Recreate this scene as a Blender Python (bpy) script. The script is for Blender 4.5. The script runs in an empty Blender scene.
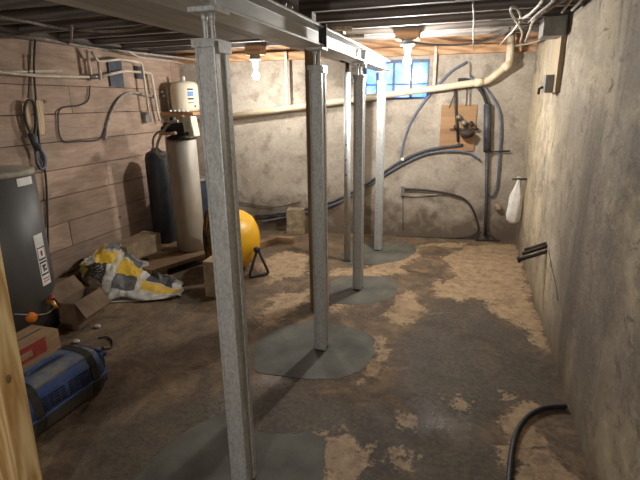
import bpy, bmesh, math, random
import numpy as np
from mathutils import Vector, Matrix, noise
random.seed(7)
S = bpy.context.scene
COL = S.collection
PI = math.pi

# ------------------------------------------------------------------ camera solve (640x480, focal length 462 px, eye 1.5 m)
F = 462.0
EYE = np.array([0.0, 0.0, 1.5])
_d = np.array([150.0, -140.0, F]); _d /= np.linalg.norm(_d)
_v = np.array([26.0, 1535.0, F]); _v = _v - _d * (_v @ _d); _v /= np.linalg.norm(_v)
_x = np.cross(_v, _d)
R = np.array([_x, _d, -_v])
def ray(px, py): return R @ np.array([px - 320.0, py - 240.0, F])
def at_z(px, py, z=0.0):
    r = ray(px, py); return Vector(EYE + r * (z - 1.5) / r[2])
def at_x(px, py, x):
    r = ray(px, py); return Vector(EYE + r * x / r[0])
def at_y(px, py, y):
    r = ray(px, py); return Vector(EYE + r * y / r[1])
BK = 0.095                                   # the back wall is a little out of square
def yb(x): return 5.27 + BK * x
def at_back(px, py, off=0.0):                # off = distance in front of the back wall
    r = ray(px, py); t = (5.27 - off) / (r[1] - BK * r[0]); return Vector(EYE + r * t)
XL, XR = -3.25, 0.60

cam_d = bpy.data.cameras.new('camera'); cam = bpy.data.objects.new('camera', cam_d); COL.objects.link(cam)
cam_d.sensor_fit = 'HORIZONTAL'; cam_d.sensor_width = 36; cam_d.lens = 36 * F / 640
cam_d.clip_start = 0.02
m = Matrix.Identity(4)
for i in range(3):
    m[i][0] = R[i, 0]; m[i][1] = -R[i, 1]; m[i][2] = -R[i, 2]; m[i][3] = EYE[i]
cam.matrix_world = m
S.camera = cam

# ------------------------------------------------------------------ materials
def lin(c):
    if isinstance(c, str): c = [int(c[i:i + 2], 16) / 255 for i in (0, 2, 4)]
    return tuple(((v / 12.92) if v <= 0.04045 else ((v + 0.055) / 1.055) ** 2.4) for v in c) + (1.0,)
class NT:
    def __init__(s, name):
        s.m = bpy.data.materials.new(name); s.m.use_nodes = True
        s.t = s.m.node_tree; s.n = s.t.nodes; s.l = s.t.links
        s.b = s.n['Principled BSDF']; s.tc = s.n.new('ShaderNodeTexCoord')
    def new(s, t, **k):
        n = s.n.new(t)
        for a, v in k.items(): setattr(n, a, v)
        return n
    def link(s, a, b): s.l.new(a, b)
    def mapping(s, scale=(1, 1, 1), rot=(0, 0, 0), out='Object'):
        mp = s.new('ShaderNodeMapping'); mp.inputs['Scale'].default_value = scale; mp.inputs['Rotation'].default_value = rot
        s.link(s.tc.outputs[out], mp.inputs['Vector']); return mp.outputs['Vector']
    def noise(s, vec, scale=5, detail=6, rough=.6, dist=0):
        n = s.new('ShaderNodeTexNoise'); s.link(vec, n.inputs['Vector'])
        n.inputs['Scale'].default_value = scale; n.inputs['Detail'].default_value = detail
        n.inputs['Roughness'].default_value = rough; n.inputs['Distortion'].default_value = dist
        return n.outputs['Fac']
    def ramp(s, fac, stops):
        r = s.new('ShaderNodeValToRGB'); cr = r.color_ramp
        while len(cr.elements) < len(stops): cr.elements.new(0.5)
        for e, (p, c) in zip(cr.elements, stops):
            e.position = p; e.color = lin(c) if not isinstance(c, float) else (c, c, c, 1)
        s.link(fac, r.inputs['Fac']); return r.outputs['Color']
    def mix(s, fac, a, b, mode='MIX'):
        n = s.new('ShaderNodeMix', data_type='RGBA', blend_type=mode)
        if isinstance(fac, (int, float)): n.inputs[0].default_value = fac
        else: s.link(fac, n.inputs[0])
        for v, i in ((a, 6), (b, 7)):
            if isinstance(v, (str, tuple)): n.inputs[i].default_value = lin(v) if isinstance(v, str) else v
            else: s.link(v, n.inputs[i])
        return n.outputs[2]
    def math(s, op, a, b=None, clamp=False):
        n = s.new('ShaderNodeMath', operation=op); n.use_clamp = clamp
        for v, i in ((a, 0), (b, 1)):
            if v is None: continue
            if isinstance(v, (int, float)): n.inputs[i].default_value = v
            else: s.link(v, n.inputs[i])
        return n.outputs[0]
    def attr(s, name):
        n = s.new('ShaderNodeAttribute'); n.attribute_name = name; return n
    def bump(s, h, strength=.3, dist=.01):
        n = s.new('ShaderNodeBump'); n.inputs['Strength'].default_value = strength; n.inputs['Distance'].default_value = dist
        s.link(h, n.inputs['Height']); s.link(n.outputs['Normal'], s.b.inputs['Normal'])
    def color(s, c):
        if isinstance(c, str): s.b.inputs['Base Color'].default_value = lin(c)
        else: s.link(c, s.b.inputs['Base Color'])
    def rough(s, r):
        if isinstance(r, (int, float)): s.b.inputs['Roughness'].default_value = r
        else: s.link(r, s.b.inputs['Roughness'])

def simple(name, c1, c2=None, rough=.6, metal=0.0, scale=12, stretch=(1, 1, 1), bump=.12, lo=.35, hi=.65, detail=5, spec=None):
    q = NT(name)
    v = q.mapping(stretch); n = q.noise(v, scale, detail)
    q.color(q.ramp(n, [(lo, c1), (hi, c2 or c1)]))
    q.rough(rough); q.b.inputs['Metallic'].default_value = metal
    if spec is not None: q.b.inputs['Specular IOR Level'].default_value = spec
    if bump: q.bump(n, bump, .004)
    return q.m

def wood(name, c1, c2, scale=3, axis='z', rough=.75, knots=True, bump=.2):
    q = NT(name)
    st = {'x': (.12, 1, 1), 'y': (1, .12, 1), 'z': (1, 1, .12)}[axis]
    v = q.mapping(st)
    n = q.noise(v, scale * 9, 6, .65, .6)
    w = q.new('ShaderNodeTexWave', wave_type='RINGS', rings_direction={'x': 'X', 'y': 'Y', 'z': 'Z'}[axis])
    q.link(v, w.inputs['Vector']); w.inputs['Scale'].default_value = scale * 4
    w.inputs['Distortion'].default_value = 5; w.inputs['Detail'].default_value = 3; w.inputs['Detail Scale'].default_value = 1.2
    f = q.math('ADD', q.math('MULTIPLY', n, .65), q.math('MULTIPLY', w.outputs['Fac'], .35))
    q.color(q.ramp(f, [(.28, c1), (.68, c2)])); q.rough(rough); q.bump(f, bump, .003)
    return q.m

def m_wall_right():
    q = NT('stained_concrete')
    big = q.noise(q.mapping((1, .4, .8)), 2.2, 5, .6, .6)
    blot = q.noise(q.mapping((1, .5, .9)), 4.2, 7, .66, .5)
    drip = q.noise(q.mapping((1, 1.3, .40)), 5.5, 6, .62, .7)
    fine = q.noise(q.mapping((1, .6, 1.0)), 48, 8, .75)
    mid = q.noise(q.mapping((1, .55, 1.1)), 15, 9, .72, .8)
    stain = q.noise(q.mapping((1, 1.1, .16)), 2.6, 6, .6, .5)
    c = q.ramp(big, [(.36, '8b7f70'), (.5, 'ab9d89'), (.62, 'c6b698')])
    c = q.mix(q.math('MULTIPLY', q.math('SUBTRACT', .49, blot, True), 7.0, True), c, '6c6155')
    c = q.mix(q.math('MULTIPLY', q.math('SUBTRACT', .50, stain, True), 6.0, True), c, '6a6057')
    c = q.mix(q.math('MULTIPLY', q.math('SUBTRACT', blot, .55, True), 6.0, True), c, 'cdbd9f')
    c = q.mix(q.math('MULTIPLY', q.math('SUBTRACT', .46, drip, True), 6.0, True), c, '61564a')
    c = q.mix(q.math('MULTIPLY', q.math('SUBTRACT', .45, mid, True), 9, True), c, '564b3f')
    c = q.mix(q.math('MULTIPLY', q.math('SUBTRACT', mid, .56, True), 6, True), c, 'd2c4a6')
    c = q.mix(.28, c, q.ramp(fine, [(.3, '6a6054'), (.7, 'c6b99f')]))
    sep = q.new('ShaderNodeSeparateXYZ'); q.link(q.tc.outputs['Object'], sep.inputs[0])
    damp = q.math('SUBTRACT', q.math('MULTIPLY', q.math('SUBTRACT', 1.0, sep.outputs['Z']), .85), q.math('MULTIPLY', q.math('SUBTRACT', 1, drip), .9), True)
    c = q.mix(q.math('MULTIPLY', damp, 1.8, True), c, '6a5a45')
    nz = q.math('ADD', q.math('MULTIPLY', q.math('SUBTRACT', blot, .5), .9), q.math('MULTIPLY', q.math('SUBTRACT', mid, .5), .5))
    st = q.math('MULTIPLY', q.math('ADD', q.math('ADD', q.attr('stain').outputs['Fac'], nz), .10), 3.2, True)
    c = q.mix(q.math('MULTIPLY', st, .62), c, '594e44')
    pl = q.math('MULTIPLY', q.math('ADD', q.math('ADD', q.attr('pale').outputs['Fac'], nz), .06), 3.0, True)
    c = q.mix(q.math('MULTIPLY', pl, .45), c, 'cbb994')
    q.color(c); q.rough(.85)
    q.bump(q.math('ADD', q.math('MULTIPLY', mid, .7), q.math('MULTIPLY', fine, .5)), .5, .012)
    return q.m
def m_wall_back():
    q = NT('patchy_painted_concrete')
    big = q.noise(q.mapping((1, 1, 1.2)), 2.0, 7, .65, .4)
    spot = q.noise(q.mapping((1, 1, 1)), 6.5, 5, .55, .3)
    fine = q.noise(q.mapping((1, 1, 1)), 40, 8, .7)
    c = q.ramp(big, [(.30, '7f7568'), (.5, 'a3988a'), (.68, 'beb4a5')])
    c = q.mix(q.math('MULTIPLY', q.math('SUBTRACT', .47, spot, True), 6.5, True), c, '7b6f62')
    c = q.mix(.3, c, q.ramp(fine, [(.3, '7c7062'), (.7, 'd0c4b3')]))
    sep = q.new('ShaderNodeSeparateXYZ'); q.link(q.tc.outputs['Object'], sep.inputs[0])
    damp = q.math('SUBTRACT', q.math('MULTIPLY', q.math('SUBTRACT', .95, sep.outputs['Z']), 1.0), q.math('MULTIPLY', spot, .9), True)
    c = q.mix(q.math('MULTIPLY', damp, 2.6, True), c, '6c5e50')
    wv = q.new('ShaderNodeTexWave', wave_type='BANDS', bands_direction='Z'); q.link(q.tc.outputs['Object'], wv.inputs['Vector'])
    wv.inputs['Scale'].default_value = 1.1; wv.inputs['Distortion'].default_value = 1.2
    q.color(c); q.rough(.9)
    q.bump(q.math('ADD', q.math('ADD', fine, spot), q.math('MULTIPLY', wv.outputs['Fac'], .3)), .45, .01)
    return q.m
def m_planks():
    q = NT('weathered_wide_boards')
    at = q.attr('tone').outputs['Fac']
    v = q.mapping((1, .16, 1))
    g = q.noise(v, 26, 7, .7, .7)
    big = q.noise(q.mapping((1, .8, 1.2)), 3.2, 5, .6)
    c = q.ramp(g, [(.25, '8d7767'), (.5, 'ab9280'), (.75, 'bfa592')])
    c = q.mix(q.math('MULTIPLY', q.math('SUBTRACT', .52, big, True), 3.2, True), c, '82705f')
    vo = q.new('ShaderNodeTexVoronoi'); q.link(q.mapping((1, 2.2, 4.2)), vo.inputs['Vector']); vo.inputs['Scale'].default_value = 1.0
    k = q.math('MULTIPLY', q.math('SUBTRACT', .085, vo.outputs['Distance'], True), 14, True)
    c = q.mix(k, c, '49382d')
    tone = q.new('ShaderNodeMix', data_type='RGBA', blend_type='MULTIPLY'); tone.inputs[0].default_value = 1
    q.link(c, tone.inputs[6])
    cb = q.new('ShaderNodeCombineColor')
    for i in range(3): q.link(at, cb.inputs[i])
    q.link(cb.outputs[0], tone.inputs[7])
    q.color(tone.outputs[2]); q.rough(.85); q.bump(g, .35, .005)
    return q.m
def m_floor():
    q = NT('damp_earthy_concrete')
    n1 = q.noise(q.mapping(), 7, 8, .68, .5)
    n2 = q.noise(q.mapping(), 38, 8, .72)
    n3 = q.noise(q.mapping(), 2.4, 6, .6, .4)
    nn = q.math('ADD', q.math('MULTIPLY', q.math('SUBTRACT', n1, .5), .34), q.math('MULTIPLY', q.math('SUBTRACT', n2, .5), .16))
    def mask(name, soft=.02, amp=1.0):
        a = q.attr(name).outputs['Fac']
        d = q.math('ADD', a, q.math('MULTIPLY', nn, amp))
        return q.math('ADD', q.math('MULTIPLY', d, 1 / (2 * soft)), .5, True)
    n4 = q.noise(q.mapping(), 4.2, 9, .72, .8)
    base = q.ramp(n4, [(.34, '453a2f'), (.46, '5e4c3b'), (.54, '735d46'), (.66, '93785a')])
    base = q.mix(q.math('MULTIPLY', q.math('SUBTRACT', .46, n1, True), 6, True), base, '3f342a')
    n5 = q.noise(q.mapping(), 13, 8, .72, .4)
    dry = q.ramp(n5, [(.32, '7a624b'), (.44, 'a1866a'), (.55, 'b89c77'), (.7, 'cdb28b')])
    dry = q.mix(q.math('MULTIPLY', q.math('SUBTRACT', .42, n4, True), 7, True), dry, '6d5743')
    wet = q.ramp(n4, [(.34, '332d26'), (.5, '453d33'), (.60, '5b4d3c'), (.7, '75614a')])
    mw = mask('wet', .05, 1.5); md = mask('dry', .017, 1.2); ms = mask('slick', .05, 1.2)
    c = q.mix(mw, base, wet)
    c = q.mix(md, c, dry)
    c = q.mix(.28, c, q.ramp(n2, [(.32, '2b231c'), (.7, '9a8468')]))
    q.color(c)
    r = q.math('SUBTRACT', .82, q.math('MULTIPLY', mw, .12))
    q.rough(q.math('SUBTRACT', r, q.math('MULTIPLY', ms, .46)))
    rip = q.noise(q.mapping(), 60, 6, .7)
    q.bump(q.math('ADD', q.math('ADD', q.math('MULTIPLY', n1, .8), q.math('MULTIPLY', n2, .5)), q.math('MULTIPLY', q.math('MULTIPLY', rip, ms), .5)), .5, .014)
    return q.m
def m_galv():
    q = NT('galvanised_steel')
    vo = q.new('ShaderNodeTexVoronoi'); q.link(q.mapping((1, 1, .5)), vo.inputs['Vector']); vo.inputs['Scale'].default_value = 170
    n = q.noise(q.mapping((1, 1, .3)), 34, 7, .7, .8)
    f = q.math('ADD', q.math('MULTIPLY', vo.outputs['Color'], .35), q.math('MULTIPLY', n, .65))
    q.color(q.ramp(f, [(.25, '9c9e9d'), (.5, 'bfc1bf'), (.8, 'd8d9d6')]))
    q.rough(q.math('ADD', .38, q.math('MULTIPLY', n, .25))); q.b.inputs['Metallic'].default_value = .4
    q.bump(f, .08, .002)
    return q.m
def m_bag():
    q = NT('printed_paper_bag')
    u = q.new('ShaderNodeUVMap'); sep = q.new('ShaderNodeSeparateXYZ'); q.link(u.outputs[0], sep.inputs[0])
    U, V = sep.outputs['X'], sep.outputs['Y']
    def band(x, a, b): return q.math('MULTIPLY', q.math('GREATER_THAN', x, a), q.math('LESS_THAN', x, b))
    c = q.ramp(q.noise(q.mapping(), 22, 5), [(.35, 'b9b5aa'), (.65, 'dedbd2')])
    for a0, a1, b0, b1, colr in ((.02, .12, .25, .75, 'c9a93c'), (.2, .30, .3, .97, 'd9ad22'), (.24, .46, .56, .80, 'e0b423'),
                                (.10, .37, .20, .56, '35363a'), (.30, .46, .85, .99, '8f8f90'), (.50, .70, .42, .72, 'e2b525'), (.47, .66, .14, .42, '55565a'),
                                (.52, .68, .76, .95, '5a5a5e'), (.74, .93, .48, .97, '404146'), (.70, .99, .14, .46, 'dcb23a'), (.80, .88, .60, .80, '8d8d90')):
        c = q.mix(q.math('MULTIPLY', band(U, a0, a1), band(V, b0, b1)), c, colr)
    # fine rows of unreadable small print on the dark panel
    rows = q.math('GREATER_THAN', q.math('SINE', q.math('MULTIPLY', V, 150)), .35)
    brk = q.math('GREATER_THAN', q.noise(q.mapping((1, 1, 1)), 60, 1), .48)
    c = q.mix(q.math('MULTIPLY', q.math('MULTIPLY', rows, brk), q.math('MULTIPLY', band(U, .14, .32), band(V, .26, .5))), c, 'c8c8c4')
    c = q.mix(.55, c, q.mix(q.noise(q.mapping(), 9, 6), c, '4f463a'))
    q.color(c); q.rough(.5)
    return q.m
def m_emit(name, c, strength):
    q = NT(name); q.b.inputs['Base Color'].default_value = lin(c)
    q.b.inputs['Emission Color'].default_value = lin(c); q.b.inputs['Emission Strength'].default_value = strength
    return q.m
def m_glass():
    q = NT('dirty_window_glass')
    tr = q.new('ShaderNodeBsdfTransparent'); tl = q.new('ShaderNodeBsdfTranslucent'); mx = q.new('ShaderNodeMixShader')
    n = q.noise(q.mapping(), 7, 4)
    q.link(q.ramp(n, [(.35, '9fb8e8'), (.65, 'dbe8fb')]), tr.inputs['Color']); tl.inputs['Color'].default_value = lin('cfdcf0')
    mx.inputs[0].default_value = .25
    q.link(tr.outputs[0], mx.inputs[1]); q.link(tl.outputs[0], mx.inputs[2])
    gl = q.new('ShaderNodeBsdfGlossy'); gl.inputs['Roughness'].default_value = .1
    m2 = q.new('ShaderNodeMixShader'); m2.inputs[0].default_value = .06
    q.link(mx.outputs[0], m2.inputs[1]); q.link(gl.outputs[0], m2.inputs[2])
    q.link(m2.outputs[0], q.n['Material Output'].inputs['Surface'])
    return q.m

M = dict(
    wall_right=m_wall_right(), wall_back=m_wall_back(), planks=m_planks(), floor=m_floor(), galv=m_galv(), bag=m_bag(), glass=m_glass(),
    joist=wood('dark_old_timber', '5d5752', '8a8179', 3, 'x'), subfloor=wood('dark_floor_boards', '3a322c', '574a40', 3, 'y'),
    girder=simple('grey_old_girder', '98928a', 'c6c0b7', .85, 0, 9, (1, .1, 1), .3), rim=wood('orange_rim_timber', '95704f', 'c89c74', 3, 'x'),
    lumber=wood('new_pine', 'b98c50', 'ecd09a', 3.5, 'z', .6), oldpost=wood('brown_wood_post', '6b563f', '96794f', 3, 'z'),
    joist_y=wood('dark_sill_timber', '4d4640', '6e655d', 3, 'y'), timber=wood('dirty_timber', '6b5741', '97795a', 3, 'x'), ply=simple('brown_board', '86664a', 'b08a64', .8, 0, 7, (.15, 1, 1), .2), palewood=wood('pale_stick', 'ab9270', 'd1ba94', 4, 'z'),
    beam=simple('primed_steel_beam', 'b4b5b3', 'd2d3d0', .5, .2, 9, (1, .3, 1)),
    fresh=simple('fresh_concrete', '4a4840', '6b685e', .75, 0, 4, bump=.25, detail=8),
    bulb_r=m_emit('glowing_bulb_glass', 'fffbf4', 1350.0), bulb_l=m_emit('glowing_bulb_glass_left', 'fffbf4', 640.0),
    white=simple('white_porcelain', 'e4e0d8', 'f2efe8', .35), boxmetal=simple('grey_box_metal', '7b7f84', '9a9ea2', .5, .5),
    pvc=simple('cream_plastic_pipe', 'cbb898', 'ddcfb6', .45, 0, 8), cpvc=simple('pale_plastic_pipe', 'b5a894', 'd3c7b2', .45, 0, 8),
    black=simple('black_rubber', '17171a', '26262a', .55, 0, 20), hose=simple('dark_grey_hose', '35363b', '4c4e54', .5, 0, 20),
    blue_hose=simple('slate_plastic_hose', '4f5766', '6a7282', .5, 0, 20), cablegrey=simple('dusty_grey_cable', '7d766e', 'a39b91', .7, 0, 20),
    cablewhite=simple('pale_cable', 'a8a195', 'c8c2b6', .6, 0, 20), cabledark=simple('dark_cable', '2b2826', '413c38', .6, 0, 20),
    iron=simple('rusty_iron', '2e2925', '4a3f37', .7, .3, 30), brass=simple('brass', 'a87a3a', 'd0a055', .4, .7),
    red=simple('red_plastic', '8c2b25', 'a8382f', .5), orange=simple('orange_plastic', 'd06a1c', 'e5822a', .5),
    heater=simple('grey_painted_steel', '565553', '696764', .5, .1, 4, (1, 1, .3), .03), heatertop=simple('dusty_top', '8b8577', 'a89f8c', .8),
    label=simple('white_label', 'cfcbc4', 'e2dfd9', .6, bump=0), ink=simple('black_ink', '1d1b1b', '2b2928', .7, bump=0), inkred=simple('red_ink', '8f2f2a', 'a13a33', .7, bump=0),
    carton=simple('cardboard', '8a6f52', 'a08260', .85, 0, 8, (1, 1, 3)), carton_dark=simple('damp_cardboard', '5c4a3a', '78624b', .9, 0, 8), redprint=simple('red_print', '7e2a24', '9a3a31', .7, 0, 18),
    blue=simple('dusty_blue_plastic', '34508c', '64779a', .6, 0, 7, lo=.35, hi=.75), bluetop=simple('dust_covered_blue_plastic', '566a94', '9a988c', .8, 0, 9), greyplastic=simple('grey_plastic', '4a4640', '625d55', .6), strap=simple('dark_strap', '2e2b28', '423e39', .7),
    yellow=simple('yellow_enamel', 'e0a51c', 'f0b828', .4, 0, 5, bump=.02), darkmetal=simple('dark_wire', '1c1a19', '2c2927', .5, .4),
    tank=simple('dusty_insulated_jacket', '9f988c', 'bdb6aa', .5, .15, 5, (1, 1, .35), .06), cream=simple('cream_enamel', 'd6ccb4', 'e6dcc6', .4, 0, 5, bump=.02),
    black_cyl=simple('black_cylinder', '1e2024', '2e3136', .5), navy=simple('dark_blue_drum', '1c2530', '293543', .5),
    block=simple('rough_pale_stone', '84735c', 'a8967a', .95, 0, 14, bump=.5), conc=simple('rough_concrete_block', '8a7860', 'aa9475', .95, 0, 14, bump=.5),
    plastic_bag=simple('white_plastic_film', 'd8d4cc', 'efece6', .4, 0, 14), vent=simple('slate_panel', '343a46', '464d5a', .7), grey=simple('grey_cast_metal', '6e6c68', '8b8984', .5, .4),
    oldboard=wood('dusty_board', '85765f', 'a5957b', 3, 'z'),
    frame=simple('blue_grey_frame', '4a5570', '626d88', .6), copper=simple('pinkish_strap', 'b08a78', 'd8c0b0', .6, 0, 30), sill=simple('gritty_dirt', '6b5744', '8a7257', .95, 0, 25, bump=.6),
    screen=simple('pale_screen', 'aeb6a4', 'c4cab8', .4, bump=0), bluelabel=simple('blue_print', '5b82b8', '7398c8', .6, bump=0),
)

# ------------------------------------------------------------------ mesh helpers
def box(bm, x0, x1, y0, y1, z0, z1):
    vs = [bm.verts.new((x, y, z)) for x in (x0, x1) for y in (y0, y1) for z in (z0, z1)]
    for f in ((0, 1, 3, 2), (4, 6, 7, 5), (0, 4, 5, 1), (2, 3, 7, 6), (0, 2, 6, 4), (1, 5, 7, 3)):
        bm.faces.new([vs[i] for i in f])
    return vs
def obox(bm, c, s, rot=None):
    vs = box(bm, -s[0] / 2, s[0] / 2, -s[1] / 2, s[1] / 2, -s[2] / 2, s[2] / 2)
    mt = Matrix.Translation(Vector(c)) @ (rot.to_4x4() if rot else Matrix.Identity(4))
    bmesh.ops.transform(bm, matrix=mt, verts=vs); return vs
def frames(pts):
    out = []; up = None
    for i, p in enumerate(pts):
        t = (pts[min(i + 1, len(pts) - 1)] - pts[max(i - 1, 0)]).normalized()
        if up is None:
            up = Vector((0, 0, 1)) if abs(t.z) < .9 else Vector((1, 0, 0))
        n = (up - t * up.dot(t))
        if n.length < 1e-6: n = t.orthogonal()
        n.normalize(); up = n; out.append((n, t.cross(n)))
    return out
def tube(bm, pts, r, seg=8, caps=True):
    pts = [Vector(p) for p in pts]; rs = r if isinstance(r, (list, tuple)) else [r] * len(pts)
    rings = []
    for p, rr, (n, b) in zip(pts, rs, frames(pts)):
        rings.append([bm.verts.new(p + (n * math.cos(a) + b * math.sin(a)) * rr) for a in (2 * PI * k / seg for k in range(seg))])
    for A, B in zip(rings, rings[1:]):
        for k in range(seg):
            f = bm.faces.new((A[k], A[(k + 1) % seg], B[(k + 1) % seg], B[k])); f.smooth = True
    if caps:
        bm.faces.new(rings[0][::-1]); bm.faces.new(rings[-1])
def spline(pts, n=8):
    pts = [Vector(p) for p in pts]
    P = [pts[0] * 2 - pts[1]] + pts + [pts[-1] * 2 - pts[-2]]; out = []
    for i in range(1, len(P) - 2):
        a, b, c, d = P[i - 1:i + 3]
        for k in range(n):
            t = k / n
            out.append(.5 * (2 * b + (c - a) * t + (2 * a - 5 * b + 4 * c - d) * t * t + (3 * b - a - 3 * c + d) * t ** 3))
    out.append(pts[-1]); return out
def lathe(bm, prof, c=(0, 0, 0), seg=32, axis=None):
    c = Vector(c); rings = []
    mt = axis or Matrix.Identity(3)
    for r, z in prof:
        rings.append([bm.verts.new(c + mt @ Vector((r * math.cos(2 * PI * k / seg), r * math.sin(2 * PI * k / seg), z))) for k in range(seg)])
    for A, B in zip(rings, rings[1:]):
        for k in range(seg):
            f = bm.faces.new((A[k], A[(k + 1) % seg], B[(k + 1) % seg], B[k])); f.smooth = True
    if prof[0][0] > 1e-5: bm.faces.new(rings[0][::-1])
    if prof[-1][0] > 1e-5: bm.faces.new(rings[-1])
def prism(bm, poly, z0, z1):
    a = [bm.verts.new((x, y, z0)) for x, y in poly]; b = [bm.verts.new((x, y, z1)) for x, y in poly]
    n = len(poly)
    bm.faces.new(a[::-1]); bm.faces.new(b)
    for i in range(n): bm.faces.new((a[i], a[(i + 1) % n], b[(i + 1) % n], b[i]))
def ring(bm, c, R_, r, axis, seg=40, s2=6):
    pts = [Vector(c) + axis @ Vector((R_ * math.cos(2 * PI * k / seg), R_ * math.sin(2 * PI * k / seg), 0)) for k in range(seg + 1)]
    tube(bm, pts, r, s2, False)
def B(): return bmesh.new()

def obj(name, bm, mat, parent=None, bevel=0, flat=False):
    """link bm (world coordinates) as one mesh object; children are stored relative to their parent"""
    bmesh.ops.remove_doubles(bm, verts=bm.verts, dist=1e-6)
    bmesh.ops.recalc_face_normals(bm, faces=bm.faces)
    if not parent:                                  # origin at the base centre
        xs = [v.co for v in bm.verts]
        o0 = Vector(((min(v.x for v in xs) + max(v.x for v in xs)) / 2, (min(v.y for v in xs) + max(v.y for v in xs)) / 2, min(v.z for v in xs)))
        if flat: o0 = Vector((0, 0, 0))
    else:
        o0 = parent['_o'] if '_o' in parent else (0, 0, 0); o0 = Vector(o0)
    bmesh.ops.translate(bm, verts=bm.verts, vec=-o0)
    me = bpy.data.meshes.new(name); bm.to_mesh(me); bm.free()
    o = bpy.data.objects.new(name, me); COL.objects.link(o)
    me.materials.append(M[mat] if isinstance(mat, str) else mat)
    if parent:
        o.parent = parent; WO[o.name] = o0; o['_o'] = tuple(o0)
    else:
        o.location = o0; o['_o'] = tuple(o0)
    if bevel:
        b = o.modifiers.new('bevel', 'BEVEL'); b.width = bevel; b.segments = 2; b.limit_method = 'ANGLE'; b.angle_limit = math.radians(40)
    return o
WO = {}
def tag(o, label, cat, group=None):
    o['label'] = label; o['category'] = cat
    if group: o['group'] = group
    return o
def thing(name, loc, label, cat, group=None):
    o = bpy.data.objects.new(name, None); COL.objects.link(o); o.location = loc; o['_o'] = tuple(loc); o.empty_display_size = .1
    return tag(o, label, cat, group)
def struct(name, bm, mat, parent=None, bevel=0, flat=True):
    o = obj(name, bm, mat, parent, bevel, flat)
    if not parent: o['kind'] = 'structure'
    return o
def cable(name, pts, r, mat, label, cat='cable', group=None, n=8, seg=8):
    bm = B(); tube(bm, spline(pts, n), r, seg); return tag(obj(name, bm, mat), label, cat, group)
def pipe(bm, pts, r, bend=.05, seg=14):
    """straight runs joined by short rounded elbows"""
    pts = [Vector(p) for p in pts]; out = [pts[0]]
    for a, b, c in zip(pts, pts[1:], pts[2:]):
        d1 = (a - b).normalized(); d2 = (c - b).normalized(); e = min(bend, (a - b).length * .4, (c - b).length * .4)
        for k in range(6):
            t = k / 5; p = (b + d1 * e) * (1 - t) ** 2 + b * 2 * t * (1 - t) + (b + d2 * e) * t * t; out.append(p)
    out.append(pts[-1]); tube(bm, out, r, seg)

# ------------------------------------------------------------------ setting
# floor: a fine grid carrying where the dry and the wet areas lie
def sd_poly(P, poly):
    x, y = P[:, 0], P[:, 1]; d = np.full(len(P), 1e9); ins = np.zeros(len(P), bool); n = len(poly)
    for i in range(n):
        ax, ay = poly[i]; bx, by = poly[(i + 1) % n]
        ex, ey = bx - ax, by - ay; wx, wy = x - ax, y - ay
        t = np.clip((wx * ex + wy * ey) / (ex * ex + ey * ey + 1e-12), 0, 1)
        d = np.minimum(d, np.hypot(wx - ex * t, wy - ey * t))
        c = ((ay > y) != (by > y)) & (x < (bx - ax) * (y - ay) / (by - ay + 1e-12) + ax)
        ins ^= c
    return np.where(ins, d, -d)
def fp(pix): return [tuple(at_z(*p))[:2] for p in pix]
DRY = [
    [(468, 247), (444, 257), (449, 266), (460, 275), (437, 283), (434, 294), (449, 298), (464, 300), (470, 295), (489, 305), (496, 317), (519, 323), (532, 334), (543, 352), (549, 356), (535, 310), (524, 275), (519, 246), (490, 243)],
    [(376, 264), (387, 261), (404, 258), (414, 250), (420, 247), (418, 257), (401, 267), (411, 272), (391, 275), (361, 277), (331, 274), (336, 269), (362, 268)],
    [(395, 296), (410, 291), (416, 299), (427, 306), (421, 315), (399, 327), (391, 321), (381, 317), (396, 308)],
    [(376, 338), (389, 337), (385, 356), (374, 376), (357, 382), (369, 362)],
    [(262, 262), (285, 250), (306, 254), (306, 275), (285, 277), (268, 284)],
    [(272, 297), (306, 290), (308, 302), (282, 318), (258, 330), (258, 318)],
    [(320, 435), (345, 432), (368, 445), (362, 480), (322, 490)],
    [(400, 412), (411, 411), (412, 420), (402, 422)], [(450, 403), (466, 401), (467, 408), (452, 409)],
    [(497, 415), (520, 405), (540, 402), (536, 425), (545, 440), (570, 480), (520, 500), (515, 465), (498, 460), (512, 440)],
    [(500, 390), (511, 396), (506, 400)], [(395, 455), (415, 455), (418, 470), (398, 470)],
    [(330, 300), (345, 303), (340, 312), (331, 312)],
    [(420, 246), (440, 242), (470, 243), (460, 247)],
]
WET = [
    [(470, 296), (489, 306), (497, 319), (520, 325), (533, 337), (545, 353), (556, 380), (565, 405), (530, 400), (495, 420), (480, 450), (430, 450), (405, 420), (395, 380), (400, 340), (425, 312), (440, 299)],
    [(60, 480), (100, 430), (190, 400), (260, 385), (330, 400), (420, 410), (500, 440), (510, 520), (0, 540)],
]
SLICK = [[(255, 378), (262, 370), (280, 370), (292, 378), (275, 386), (258, 384)], [(200, 412), (212, 396), (228, 398), (226, 414)], [(412, 405), (425, 402), (450, 412), (462, 424), (458, 438), (440, 432), (420, 428)]]
nx, ny = 112, 230
x0f, x1f, y0f, y1f = -3.3, .65, -2.4, 5.5
gx = np.linspace(x0f, x1f, nx); gy = np.linspace(y0f, y1f, ny)
GX, GY = np.meshgrid(gx, gy); P = np.stack([GX.ravel(), GY.ravel()], 1)
dry = np.full(len(P), -.5); wet = np.full(len(P), -.5); slick = np.full(len(P), -.5)
for p in DRY: dry = np.maximum(dry, sd_poly(P, fp(p)))
for p in WET: wet = np.maximum(wet, sd_poly(P, fp(p)))
for p in SLICK: slick = np.maximum(slick, sd_poly(P, fp(p)))
me = bpy.data.meshes.new('floor')
zz = [noise.noise(Vector((x * 2.1, y * 2.1, 3.3))) * .002 - .002 for x, y in P]
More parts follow.
